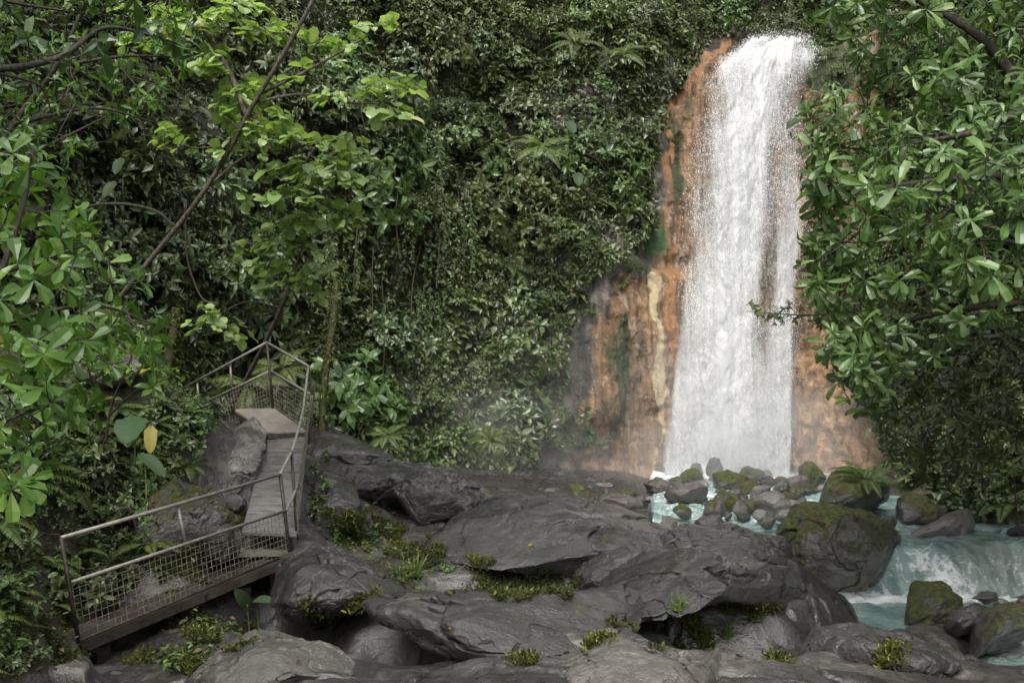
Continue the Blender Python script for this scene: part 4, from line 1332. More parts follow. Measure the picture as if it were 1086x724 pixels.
meshpanel(P(331, 419, 15.5), P(287, 393, 16.5), P(326, 460, 15.5), P(290, 435, 16.5), 16, 9, .005)
# ------------------------------------------------------------------ plants
BARE = [(775, 32), (752, 45), (727, 75), (707, 115), (693, 180), (690, 240), (670, 268), (640, 284), (620, 306), (607, 350), (602, 400), (594, 450), (586, 476), (556, 494), (540, 530), (1000, 530), (935, 470), (915, 430), (890, 390), (872, 330), (868, 150), (868, 70), (866, 52), (862, 36)]


def place(name, me, loc, zdir, scale, spin, label, cat, group=None):
    o = bpy.data.objects.new(name, me)
    COL.objects.link(o)
    q = Vector(zdir).normalized().to_track_quat('Z', 'Y') @ Matrix.Rotation(spin, 3, 'Z').to_quaternion()
    o.rotation_mode = 'QUATERNION'
    o.rotation_quaternion = q
    o.location = loc
    o.scale = (scale,) * 3
    return tag(o, label, cat, group)


def finish(g, name, mats, smooth=False):
    me = g.mesh(name, smooth)
    for m in mats:
        me.materials.append(m)
    return me


def shrub_mesh(n, L, W, prof, mat, R=1.0, flat=.7, nl=(6, 9), clumps=9, droop=.2, spread=.8):
    g = Geo()
    cc = rdir(clumps, .1, 1) * rng.uniform(.35, .85, (clumps, 1)) * R
    cr = rng.uniform(.25, .5, clumps) * R
    k = rng.integers(0, clumps, n)
    d = rdir(n, -.5, 1)
    tips = cc[k] + d * (cr[k] * rng.uniform(.5, 1, n))[:, None]
    tips[:, 2] *= flat
    tips = tips[tips[:, 2] > -.15 * R]
    limbs = [([(0, 0, -.25 * R), c * .45 + [0, 0, .1], c], .022, .008) for c in cc * np.array([1, 1, flat])]
    dirs = twigs(g, limbs, tips, (.003, .008), mat=1, sides=3)
    dirs = unit(dirs + unit(tips) * .8 + [0, 0, .25])
    whorls(g, tips, dirs, nl, L, W, prof, spread, droop, mat=0, jit=.3)
    return finish(g, 'shrub', [mat, M['bark']])


def dome(g, rx, ry, h):
    V, Fc = ico(3)
    W = V * [rx, ry, h] * (1 + .18 * fbm(V * 2.2, 3, 77))[:, None]
    g.add(W, [Fc], .25)


def frond(g, p0, dirv, L, nl, lw, mat=0, arch=.5, wid=.16, prof='lance', tintv=None, stem=1):
    dirv = unit(dirv)
    t = np.linspace(0, 1, 9)
    h = unit(np.array([dirv[0], dirv[1], 0.001]))
    c = p0 + dirv * (L * t)[:, None] + np.array([0, 0, -1.]) * (arch * L * t ** 2.2)[:, None] + h * (.12 * L * t ** 2)[:, None]
    tube(g, c, np.linspace(.006, .0015, 9) * max(L, .5), 3, mat=stem, cap=False)
    s = np.linspace(.12, .985, nl)
    cen = np.stack([np.interp(s, t, c[:, k]) for k in range(3)], -1)
    tan = unit(np.stack([np.interp(s, t, np.gradient(c[:, k], t)) for k in range(3)], -1))
    side = unit(np.cross(tan, [0, 0, 1.]))
    up = np.cross(side, tan)
    ll = wid * L * np.sin(np.clip(s * 1.02, 0, 1) ** .75 * math.pi * .97 + .06) ** .8 + .012
    for sg in (-1, 1):
        ax = unit(side * sg + tan * .45 - np.array([0, 0, .18]) + rng.normal(0, .05, (nl, 3)))
        leaves(g, cen, ax, up + rng.normal(0, .08, (nl, 3)), ll, lw * L * np.ones(nl), prof, .08, .15,
               (rng.random() if tintv is None else tintv) * .6 + rng.random(nl) * .3, mat)


def fern_mesh(nf, L, nl, lw, mat, elev=(.35, 1.1), wid=.16, arch=.55, prof='lance'):
    g = Geo()
    for k in range(nf):
        a = k * 2.4 + rng.normal(0, .2)
        e = rng.uniform(*elev)
        frond(g, np.zeros(3), np.array([math.cos(a) * math.cos(e), math.sin(a) * math.cos(e), math.sin(e)]), L * rng.uniform(.7, 1.1), nl, lw, 0, arch * rng.uniform(.7, 1.2), wid, prof)
    return finish(g, 'fern', [mat, M['bark']])


def broad_mesh(ns, nl, L, W, mat, prof='oval', H=.5):
    """upright soft stems with large leaves"""
    g = Geo()
    for k in range(ns):
        a = rng.uniform(0, 6.28)
        top = np.array([math.cos(a) * .35, math.sin(a) * .35, 1]) * H * rng.uniform(.5, 1.2)
        c = catmull([(0, 0, -.1), top * [.3, .3, .5], top], 7)
        tube(g, c, np.linspace(.012, .005, 7), 4, mat=1)
        n = nl
        s = rng.uniform(.35, 1, n)
        p = np.stack([np.interp(s, np.linspace(0, 1, 7), c[:, j]) for j in range(3)], -1)
        d = rdir(n, -.1, .6)
        leaves(g, p, d, np.array([[0, 0, 1.]]) + rng.normal(0, .2, (n, 3)), L * rng.uniform(.6, 1.1, n), W * rng.uniform(.7, 1.1, n), prof, .12, rng.uniform(.1, .45, n))
    return finish(g, 'plant', [mat, M['bark']])


def curtain_mesh(n, H, L, W, mat):
    """climber hanging down in strands: local -Y is downward, +Z away from the wall"""
    g = Geo()
    for k in range(n):
        x = rng.normal(0, .35)
        ln = H * rng.uniform(.5, 1)
        t = np.linspace(0, 1, 9)
        c = np.stack([x + .08 * np.sin(t * 5 + k) + .05 * np.cumsum(rng.normal(0, .3, 9)), -ln * t, .25 * np.sin(t * 2.4) + rng.uniform(0, .2)], -1)
        tube(g, c, .005, 3, mat=1, cap=False)
        m = int(ln * 26)
        s = rng.random(m)
        p = np.stack([np.interp(s, t, c[:, j]) for j in range(3)], -1)
        ax = np.c_[rng.normal(0, .8, m), -np.abs(rng.normal(.6, .3, m)), np.abs(rng.normal(.5, .4, m))]
        leaves(g, p, ax, np.array([[0, .6, 1.]]) + rng.normal(0, .3, (m, 3)), L * rng.uniform(.6, 1.2, m), W * rng.uniform(.7, 1.2, m), 'lance', .1, .2)
    return finish(g, 'climber', [mat, M['bark']])


# ---- leafy cover of the cliff: one mass nobody could count
cx_, cy_ = proj(CV)
a_ = np.linalg.norm(np.cross(CV[1:, :-1] - CV[:-1, :-1], CV[:-1, 1:] - CV[:-1, :-1]), axis=-1)
mid_c = (CV[1:, 1:] + CV[:-1, :-1]) / 2
mpx, mpy = proj(mid_c)
mj = fbm(mid_c * 1.3, 3, 301)
vegm = ~(inpoly(mpx + 16 * mj, mpy + 16 * fbm(mid_c * 1.3, 3, 305), BARE) & (mid_c[..., 1] > 22))
inview = (mpx > -200) & (mpx < 1290) & (mpy > -260) & (mpy < 560) & (mid_c[..., 1] > 8)
fw_ = np.repeat(fallw[:-1, None], NZ - 1, 1)
vegm &= ~((fw_ > .35) & (mid_c[..., 2] < 13.8) & (mpx > 778))
wgt = a_ * vegm * inview
wgt = wgt * (.55 + sstep(-.45, .2, fbm(mid_c * np.array([1.1, 1.1, .8]), 3, 309)))
nC = 330000
ii = rng.choice(wgt.size, nC, p=(wgt / wgt.sum()).ravel())
ci, cj = np.unravel_index(ii, wgt.shape)
c0 = CV[ci, cj]
pos = c0 + (CV[ci + 1, cj] - c0) * rng.random((nC, 1)) + (CV[ci, cj + 1] - c0) * rng.random((nC, 1))
nn = np.c_[nm[ci], np.zeros(nC)]
bulge = np.maximum(0, fbm(pos * 1.25, 3, 311) + .15)
pos = pos + nn * (.03 + bulge * rng.random(nC) ** .6 * 1.0)[:, None]
ax = nn * rng.uniform(.1, 1, (nC, 1)) + rng.normal(0, .55, (nC, 3)) + [0, 0, -.35]
nr = nn * .6 + [0, 0, .75] + rng.normal(0, .35, (nC, 3))
kx, ky = proj(pos)
dist = np.linalg.norm(pos, axis=1)
sp_ = fbm(pos * .7, 2, 321)
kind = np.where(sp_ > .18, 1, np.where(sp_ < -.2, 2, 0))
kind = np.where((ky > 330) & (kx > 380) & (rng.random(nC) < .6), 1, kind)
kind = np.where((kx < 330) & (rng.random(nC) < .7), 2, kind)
kind = np.where(kx > 930, 2, kind)  # only dark leaves on this side, putting its shade into their colour
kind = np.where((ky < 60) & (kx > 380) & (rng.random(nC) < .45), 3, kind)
LL = np.where(kind == 1, .18, np.where(kind == 2, .155, .135)) * np.exp(rng.normal(0, .3, nC))
g = Geo()
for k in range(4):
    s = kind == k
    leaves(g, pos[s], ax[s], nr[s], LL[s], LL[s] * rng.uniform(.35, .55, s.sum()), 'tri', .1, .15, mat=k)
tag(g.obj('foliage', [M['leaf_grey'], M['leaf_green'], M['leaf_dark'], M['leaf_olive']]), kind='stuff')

# ---- shrubs, ferns and climbers that stand out from the cliff
PR = {
    'grey': [shrub_mesh(150, l_, l_ * .4, 'lance', M['leaf_grey']) for l_ in (.12, .15, .18)],
    'green': [shrub_mesh(110, l_, l_ * .42, 'lance', M['leaf_green'], droop=.35) for l_ in (.15, .18, .22)],
    'dark': [shrub_mesh(120, .16, .065, 'lance', M['leaf_dark']) for _ in range(2)],
    'olive': [shrub_mesh(120, .14, .055, 'oval', M['leaf_olive']) for _ in range(2)],
    'fern': [fern_mesh(11, 1.15, 24, .035, M['leaf_fern']) for _ in range(2)],
    'curtain': [curtain_mesh(16, 2.6, .1, .045, M['leaf_grey']), curtain_mesh(14, 2.2, .12, .05, M['leaf_green'])],
    'broad': [broad_mesh(6, 7, .4, .16, M['leaf_green'], 'oval', .7)],
    'palm': [fern_mesh(12, 2.0, 30, .03, M['leaf_fern'], (.2, 1.0), .2, .6)],
}


def zone(px, py):
    if px < 330:
        return 'the dark rock wall behind the walkway'
    if px < 480:
        return 'the cliff above the far end of the walkway' if py < 300 else 'the cliff foot beyond the walkway'
    if px < 720:
        return 'the top of the cliff beside the fall' if py < 110 else ('the cliff halfway up beside the orange rock' if py < 300 else 'the cliff foot next to the orange rock')
    return 'the shaded cliff under the overhanging tree'


KIND = {'grey': ('shrub', 'grey-green small-leaved shrub'), 'green': ('shrub', 'fresh green drooping shrub'), 'dark': ('shrub', 'dark green shrub'), 'olive': ('shrub', 'olive yellowish shrub'),
        'fern': ('fern', 'arching green fern'), 'curtain': ('climber', 'hanging leafy climber'), 'broad': ('plant', 'broad-leaved plant')}
cells = np.argwhere(vegm & inview & (mpy < 500) & (mpy > -70) & (mpx > -60) & (mpx < 1150))
cw = a_[cells[:, 0], cells[:, 1]] * (np.linalg.norm(mid_c[cells[:, 0], cells[:, 1]], axis=1) / 24) ** .5
order = rng.choice(len(cells), 6000, p=cw / cw.sum())
chosen = []
for k in order:
    i, j = cells[k]
    p = mid_c[i, j]
    if all(np.linalg.norm(p - q) > .95 for q in chosen):
        chosen.append(p)
        px, py = mpx[i, j], mpy[i, j]
        n = np.array([*nm[i], 0])
        r = rng.random()
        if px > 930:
            ks = ['dark', 'dark', 'dark', 'fern', 'curtain']  # mostly dark shrubs, whose colour carries the shade of this side
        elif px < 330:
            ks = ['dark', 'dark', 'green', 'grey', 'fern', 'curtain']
        elif py > 320:
            ks = ['green', 'green', 'green', 'grey', 'fern', 'broad', 'olive']
        elif py < 60:
            ks = ['olive', 'olive', 'grey', 'green']
        elif px < 470:
            ks = ['grey', 'grey', 'dark', 'curtain', 'curtain', 'green']
        else:
            ks = ['grey', 'grey', 'green', 'green', 'dark', 'olive', 'fern', 'curtain']
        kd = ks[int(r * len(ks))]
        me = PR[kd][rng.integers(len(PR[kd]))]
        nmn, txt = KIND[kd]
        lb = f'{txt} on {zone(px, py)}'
        if kd == 'curtain':
            o = place(nmn, me, p + n * .15, n, rng.uniform(.7, 1.2), 0, lb, nmn, 'climbers hanging on the cliff')
            m3 = Matrix((np.cross([0, 0, 1.], n), [0, 0, 1.], n)).transposed()
            o.rotation_quaternion = m3.to_quaternion()
        else:
            near_edge = inpoly(np.array([px + 32, px + 18, px + 18]), np.array([py, py + 22, py - 18]), BARE).any()
            zd = n * rng.uniform(.5, 1.) + np.array([0, 0, rng.uniform(.4, 1.0)])
            place(nmn, me, p - n * .1, zd, (rng.choice([.7, .9, 1.15, 1.5, 1.9]) if not near_edge else .5) * (.8 if kd in ('fern', 'broad') else 1), rng.uniform(0, 6.28), lb, nmn, {'shrub': 'shrubs growing on the cliff', 'fern': 'ferns growing on the cliff', 'plant': 'broad-leaved plants on the cliff'}[nmn])
    if len(chosen) >= 300:
        break

for x, y, kd, sc in [(872, 62, 'green', .5), (892, 78, 'olive', .55), (880, 92, 'green', .45), (905, 60, 'green', .6), (660, 300, 'fern', .3), (632, 330, 'green', .4), (640, 470, 'green', .35), (606, 470, 'olive', .5), (712, 150, 'olive', .3)]:
    loc, n = hit(x, y, CBVH)
    if loc is not None:
        place(KIND[kd][0], PR[kd][0], loc, n * .6 + [0, 0, .8], sc, x, KIND[kd][1] + (' on the mossy rock right beside the lip of the fall' if x > 800 else ' rooted in the bare rock beside the fall'), KIND[kd][0], 'plants rooted in the rock beside the fall')

# trees on the slope behind the lip
for k in range(26):
    x = rng.uniform(3, 13)
    t = rng.uniform(.0, .35)
    place('shrub', PR[('olive', 'green')[k % 2]][k % 2], (x, 35.5 + 10 * t, 12.3 + 14 * t), (0, -.5, 1), rng.uniform(1.1, 1.9), rng.uniform(0, 6), 'soft green shrub on the slope behind the lip of the fall', 'shrub', 'shrubs behind the lip of the fall')


def tree(name, label, cat, limbs, targets, mat, bark, L, W, prof, nl, base, twig=(.004, .014), dirbias=(0, 0, .3), spread=.9, droop=.25, sag=.06, jit=.2, lo=.25, group=None, extra=None):
    e = empty(name, tuple(base), label, cat, group)
    gt, gl = Geo(), Geo()
    d = twigs(gt, limbs, targets, twig, sag)
    d = unit(d + np.array(dirbias))
    whorls(gl, np.asarray(targets), d, nl, L, W, prof, spread, droop, jit=jit, lo=lo)
    if extra:
        extra(gl, gt)
    gt.obj('trunk', M[bark], e, True)
    gl.obj('crown', M[mat], e)
    return e


def PP(*a):
    return [P(*q) for q in a]


def polytips(poly, n, d0, d1, slope=None):
    q = polysample(poly, n)
    d = rng.uniform(d0, d1, n)
    if slope:
        d = d + slope(q[:, 0], q[:, 1])
    return P(q[:, 0], q[:, 1], d)


# ---- tree overhanging from the right bank
CR = [(850, -60), (846, 0), (850, 24), (882, 32), (900, 60), (890, 92), (836, 98), (828, 108), (850, 128), (862, 165), (856, 200), (859, 240), (850, 285), (867, 315), (878, 340), (889, 372), (900, 400), (930, 400), (985, 385), (1060, 350), (1180, 330), (1260, 200), (1260, -150), (900, -150)]
lim = [(PP((1240, 620, 12.5), (1215, 400, 12.2), (1190, 200, 11.8), (1170, 0, 11.6), (1150, -160, 11.6)), .2, .1),
       (PP((1215, 380, 12.2), (1120, 180, 11.6), (1062, 66, 11.2), (1010, 20, 11.2), (930, -20, 11.8)), .09, .025),
       (PP((1195, 230, 11.9), (1120, 190, 10.3), (1020, 190, 9.6), (930, 200, 10.4), (865, 205, 11.4)), .06, .015),
       (PP((1205, 330, 12), (1120, 320, 11.2), (1010, 330, 11.2), (930, 350, 12)), .06, .015),
       (PP((1180, 60, 11.7), (1060, 130, 9.6), (985, 150, 8.8)), .06, .015),
       (PP((1180, 90, 11.7), (1120, 240, 9.4), (1040, 255, 8.6)), .05, .012)]
t1 = polytips(CR, 1150, 10.2, 13.4)
t2 = polytips([(925, 150), (1000, 130), (1086, 100), (1250, 60), (1250, 330), (1086, 300), (1010, 290), (940, 280), (915, 220)], 130, 8.0, 9.6)
t3 = polytips([(1000, 60), (1260, 40), (1260, 340), (1100, 330), (1000, 300)], 420, 10.5, 15)
t4 = polytips([(860, 285), (872, 250), (900, 260), (935, 330), (950, 400), (920, 440), (900, 440), (880, 380)], 75, 10.6, 11.8)
t7 = polytips([(848, 112), (885, 105), (895, 300), (866, 310), (858, 280), (862, 240), (856, 190)], 85, 10.8, 12.6)
# extra crown added above the frame and behind to keep light from the bank
t5 = np.c_[rng.uniform(4.5, 12.5, 900), rng.uniform(10, 21, 900), rng.uniform(8.6, 11.5, 900)]
t5 = t5[t5[:, 0] > 5.2 + .32 * (t5[:, 1] - 10)]
tree('overhanging_tree', 'big tree with leathery leaf rosettes overhanging the stream beside the fall', 'tree', lim,
     np.vstack([t1, t2, t3, t4, t5, t7]), 'leaf_right', 'bark', .25, .074, 'obov', (5, 9), P(1240, 620, 12.5), (.004, .013), (-.35, -.5, .1), .8, .5, .05, .32)
lim = [(PP((1200, 560, 17), (1150, 420, 17), (1080, 360, 16.4), (1000, 370, 15.6), (940, 420, 15)), .06, .01), (PP((1150, 430, 17), (1060, 430, 16), (990, 470, 15.4)), .03, .008)]

tree('understory_tree', 'slender tree with sparse shade-darkened leaves by the upper pool', 'tree', lim,
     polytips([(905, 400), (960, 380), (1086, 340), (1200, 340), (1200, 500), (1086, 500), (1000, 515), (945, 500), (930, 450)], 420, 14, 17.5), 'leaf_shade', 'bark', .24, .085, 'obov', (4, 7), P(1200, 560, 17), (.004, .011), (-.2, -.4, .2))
lim = [(PP((985, 300, 13.4), (900, 330, 13.6), (850, 332, 13.8), (795, 331, 13.8)), .016, .004)]
lim = [(PP((1230, 560, 14.5), (1150, 380, 14), (1040, 300, 13.6), (930, 326, 13.6), (860, 334, 13.8), (792, 330, 13.8)), .05, .004)]
tp = np.vstack([P(rng.uniform(792, 880, 46), 328 + rng.normal(0, 7, 46), rng.uniform(13.5, 14.1, 46)), polytips([(860, 310), (930, 300), (1000, 320), (940, 345), (870, 345)], 30, 13.2, 14.2)])
tree('slender_tree', 'thin bare-tipped branch with tiny leaves reaching in front of the fall', 'tree', lim, tp, 'leaf_olive', 'bark_pale', .1, .04, 'lance', (4, 7), P(1230, 560, 14.5), (.003, .007), (-.2, -.2, .2))

# ---- leaning lime tree in front of the left wall
lim = [(PP((70, 440, 13.8), (100, 365, 13.3), (128, 315, 12.9), (215, 205, 12.2), (268, 112, 11.7), (302, 55, 11.4), (338, -12, 11.2), (372, -90, 11.2)), .04, .02),
       (PP((236, 445, 18.2), (262, 400, 17.4), (302, 318, 16), (322, 250, 14.6), (318, 190, 13.2), (338, 150, 12.8)), .045, .012),
       (PP((262, 122, 11.8), (240, 70, 12.2), (215, 30, 12.4), (180, -30, 12.5)), .04, .015),
       (PP((275, 100, 11.7), (320, 78, 11.5), (370, 50, 11.3), (395, 35, 11.2)), .022, .008),
       (PP((272, 108, 11.7), (320, 100, 11.6), (365, 108, 11.5), (410, 110, 11.4)), .02, .007),
       (PP((220, 198, 12.2), (262, 165, 12.4), (300, 160, 12.4), (325, 165, 12.4)), .02, .006),
       (PP((318, 200, 13.3), (340, 215, 12.8), (380, 232, 12.6)), .018, .006),
       (PP((304, 312, 14.3), (318, 285, 13.6), (345, 280, 13.3)), .02, .006),
       (PP((296, 326, 16), (262, 320, 14.4), (228, 335, 13.4)), .016, .005)]
CL = [(215, 35, 50, 32, 70, 12.3), (275, 25, 40, 26, 40, 12.2), (245, 85, 45, 28, 55, 12.1), (310, 135, 55, 20, 60, 12), (395, 108, 42, 20, 46, 11.5), (396, 34, 20, 14, 14, 11.2), (300, 190, 70, 22, 75, 12.4), (355, 175, 45, 16, 36, 12.4),
      (320, 228, 48, 14, 34, 12.8), (300, 250, 40, 14, 24, 13), (312, 285, 52, 26, 56, 13.4), (228, 332, 22, 14, 14, 13.4), (232, 352, 26, 8, 8, 13.4), (190, 155, 20, 24, 12, 12.3), (378, 238, 22, 8, 8, 12.6), (340, 60, 40, 20, 16, 11.5), (265, 155, 40, 20, 26, 12.2), (345, 300, 30, 14, 16, 13.3), (150, 30, 30, 30, 24, 12.4)]
tt_ = []
for x, y, rx, ry, n, d in CL:
    n = int(n * .95)
    k3 = rng.integers(0, 5, n)
    q = rng.uniform(-.95, .95, (5, 2))[k3] + rng.normal(0, .3, (n, 2)) * [1, .6]
    tt_.append(P(x + q[:, 0] * rx, y + q[:, 1] * ry, d + rng.uniform(-.5, .5, n)))
tree('leaning_tree', 'leaning tree with thin lime green rounded leaves above the walkway', 'tree', lim, np.vstack(tt_), 'leaf_bright', 'bark_pale', .17, .15, 'round', (3, 4), P(70, 440, 13.8), (.003, .009), (0, 0, 1.2), 1.0, .15, .04, .2, .0)

# ---- leafy shrubs near the camera on the left
lim = [(PP((-90, 640, 5), (-40, 470, 5), (-10, 330, 5.1), (25, 215, 5.3), (35, 160, 5.3)), .03, .008), (PP((-15, 350, 5.1), (50, 330, 5.3), (110, 325, 5.5), (165, 345, 5.7)), .014, .005),
       (PP((-40, 470, 5), (20, 440, 5.2), (70, 425, 5.4)), .014, .005), (PP((0, 290, 5.1), (60, 270, 5.3), (105, 255, 5.5)), .012, .005), (PP((-60, 560, 5), (-5, 520, 5.1), (35, 480, 5.2)), .012, .005)]
lp = [(-70, 120), (20, 140), (50, 165), (75, 200), (105, 245), (150, 285), (178, 325), (170, 365), (125, 395), (100, 440), (60, 470), (45, 520), (-70, 560)]
tree('shrub', 'large-leaved green shrub leaning in front of the left bank', 'shrub', lim, polytips(lp, 240, 4.7, 6.2), 'leaf_front', 'bark', .155, .062, 'obov', (3, 6), P(-90, 640, 5), (.002, .006), (.35, -.2, .35), .9, .25)
lim = [(PP((112, 470, 12), (118, 430, 11.9), (135, 390, 11.8), (150, 350, 11.7)), .02, .006), (PP((108, 470, 12), (100, 420, 11.9), (90, 370, 11.6), (85, 330, 11.5)), .018, .006), (PP((116, 440, 11.9), (150, 410, 11.6), (185, 400, 11.5)), .014, .005)]
tree('shrub', 'bright young shrub with thin stems in front of the pale bank boulder', 'shrub', lim, polytips([(60, 340), (90, 315), (130, 325), (165, 345), (195, 385), (200, 410), (160, 412), (130, 395), (80, 390)], 62, 11.2, 12.2), 'leaf_front', 'bark', .22, .09, 'oval', (4, 6), P(112, 470, 12), (.003, .008), (0, -.2, .5))
lim = [(PP((-120, 40, 4.4), (-20, 72, 4.6), (60, 62, 4.9), (110, 30, 5.1), (160, 38, 5.3), (185, 45, 5.4)), .022, .004), (PP((-20, 74, 4.6), (40, 90, 4.8), (55, 120, 4.9)), .01, .004), (PP((-100, -30, 4.5), (0, 0, 4.7), (90, 15, 5.0)), .015, .004), (PP((-120, 30, 4.4), (-300, -60, 4.0), (-420, 300, 4.2), (-420, 900, 4.4)), .03, .07)]
dt = np.vstack([P(rng.uniform(-80, 130, 34), rng.uniform(-40, 70, 34), rng.uniform(4.4, 5.2, 34)), PP((185, 50, 5.4), (175, 25, 5.3), (150, 30, 5.2), (130, 15, 5.2), (205, 10, 5.5), (75, 52, 5), (30, 90, 4.8))])
tree('overhanging_tree', 'dark bough with long hanging leaves across the top corner of the view', 'tree', lim, dt, 'leaf_shade', 'bark', .15, .055, 'oval', (3, 5), P(-420, 900, 4.4), (.0025, .006), (.1, -.1, -.7), .7, .3)
lim = [(PP((-60, 420, 8.6), (-40, 250, 8.4), (10, 140, 8.3), (60, 70, 8.2), (100, -20, 8.1)), .05, .012), (PP((-20, 190, 8.3), (60, 150, 8.4), (120, 120, 8.6)), .02, .006), (PP((20, 130, 8.3), (100, 115, 8.5), (165, 130, 8.8)), .02, .005), (PP((60, 70, 8.2), (130, 60, 8.4), (180, 60, 8.7)), .02, .005)]
tree('twiggy_tree', 'twiggy tree with many narrow leaves behind the dark bough', 'tree', lim, polytips([(-60, -60), (200, -60), (205, 60), (175, 110), (120, 140), (70, 175), (-60, 200)], 330, 7.4, 9.6), 'leaf_front', 'bark', .12, .042, 'lance', (4, 7), P(-60, 420, 8.6), (.003, .009), (0, -.1, .4))

# added crowns, unseen above the frame, that shade the left wall and bank
lim = [([(-12, 12, 4.5), (-10.5, 13, 9), (-9, 14, 13.5)], .22, .1), ([(-10.5, 13, 9), (-8, 12, 12), (-5.5, 12, 13.5)], .1, .03)]
ct = np.c_[rng.uniform(-12, -6.2, 600), rng.uniform(8, 20, 600), rng.uniform(10.5, 14.5, 600)]
qx, qy = proj(ct)
ct = ct[(qy < -15)]
tree('added_shade_tree', 'added tree out of view above, shading the left bank', 'tree', lim, ct, 'leaf_dark', 'bark', .3, .12, 'oval', (6, 9), (-12, 12, 4.5), (.004, .014), (0, 0, .4))

# ---- plants of the left bank
NEARPR = {
    'fern': [fern_mesh(9, .62, 22, .04, M['leaf_fern'], (.3, 1.0)) for _ in range(3)],
    'fineleaf': [shrub_mesh(60, .085, .036, 'oval', M['leaf_green'], .42) for _ in range(2)],
    'darkleaf': [shrub_mesh(46, .13, .055, 'oval', M['leaf_dark'], .45) for _ in range(2)],
    'broad': [broad_mesh(5, 7, .22, .085, M['leaf_dark'], 'oval', .36), broad_mesh(5, 7, .2, .08, M['leaf_green'], 'oval', .4)],
    'dead': [fern_mesh(5, .5, 18, .03, M['dead'], (.2, .6))],
}
NK = {'fern': ('fern', 'feathery fern'), 'fineleaf': ('plant', 'small-leaved green plant'), 'darkleaf': ('plant', 'dark glossy-leaved plant'), 'broad': ('plant', 'upright oval-leaved plant'), 'dead': ('fern', 'withered brown fern')}
BP = [(-40, 420), (60, 420), (100, 425), (150, 430), (200, 425), (225, 440), (215, 475), (205, 500), (165, 510), (155, 535), (158, 590), (130, 625), (100, 650), (66, 640), (10, 655), (-40, 665)]
taken = []
for x, y in polysample(BP, 700):
    sp0 = 15 if y < 520 else 19
    if (x > 175 and 440 < y < 540 and x + (y - 440) * .1 > 226) or (x > 158 and y > 525):
        continue
    if any((x - a) ** 2 + (y - b) ** 2 < sp0 ** 2 for a, b in taken):
        continue
    loc, n = hit(x, y)
    if loc is None or (x > 30 and y > 540 and loc[1] < 10.5 + (x - 65) / 232 * 3.3):
        continue
    taken.append((x, y))
    r = rng.random()
    low = y > 540 or x < 40
    kd = ('darkleaf' if r < .34 else 'broad' if r < .58 else 'fern' if r < .8 else 'fineleaf') if low else ('fern' if r < .42 else 'fineleaf' if r < .66 else 'broad' if r < .8 else 'darkleaf' if r < .94 else 'dead')
    me = NEARPR[kd][rng.integers(len(NEARPR[kd]))]
    nmn, txt = NK[kd]
    wh = 'left of the lower railing' if x < 70 else ('on the upper bank below the pale boulder' if y < 470 else 'on the bank behind the lower railing')
    place(nmn, me, loc - n * .02, n * .35 + [0, 0, 1.], rng.uniform(.75, 1.35) * (.72 if x < 70 and y > 540 else 1), rng.uniform(0, 6.28), f'{txt} {wh}', nmn, {'fern': 'ferns of the left bank', 'plant': 'leafy plants of the left bank'}[nmn])
taken = []
for x, y in polysample([(890, 470), (960, 440), (1150, 430), (1150, 548), (1030, 540), (960, 530), (925, 520)], 240):
    if any((x - a) ** 2 + (y - b) ** 2 < 17 ** 2 for a, b in taken):
        continue
    loc, n = hit(x, y)
    if loc is None or loc[0] < 6:
        continue
    taken.append((x, y))
    kd = ('darkleaf', 'fern', 'broad')[rng.integers(3)]  # dark plants, added partly to darken the shaded bank
    place(NK[kd][0], NEARPR[kd][0], loc - n * .02, n * .35 + [0, 0, 1.], rng.uniform(1.2, 2.2), rng.uniform(0, 6.28), NK[kd][1] + ' on the shaded bank under the overhanging tree', NK[kd][0], 'plants of the shaded right bank')
for x, y in polysample([(-40, 600), (20, 600), (36, 650), (44, 690), (20, 712), (-40, 715)], 30):
    loc, n = hit(x, y)
    if loc is not None:
        kd = ('darkleaf', 'fineleaf', 'broad', 'fern')[rng.integers(4)]
        place(NK[kd][0], NEARPR[kd][1], loc - n * .02, n * .5 + [0, 0, 1.], rng.uniform(.4, .65), rng.uniform(0, 6.28), NK[kd][1] + ' low at the corner left of the lower railing', NK[kd][0], 'plants of the lower left corner')
for x, y, sc in [(130, 628, .8), (170, 618, .7), (205, 600, .7), (120, 600, .9), (150, 595, .8), (95, 625, .9), (236, 596, .5), (180, 640, .5), (110, 655, .6), (215, 628, .5), (160, 655, .5)]:
    loc, n = hit(x, y)
    if loc is not None:
        k = rng.integers(2)
        place('plant', NEARPR[('fineleaf', 'broad')[k]][rng.integers(2)], loc, (0, 0, 1), sc, rng.uniform(0, 6), ('small-leaved green plant', 'upright oval-leaved plant')[k] + ' seen through the wire mesh of the lower ramp', 'plant', 'plants behind the wire mesh')


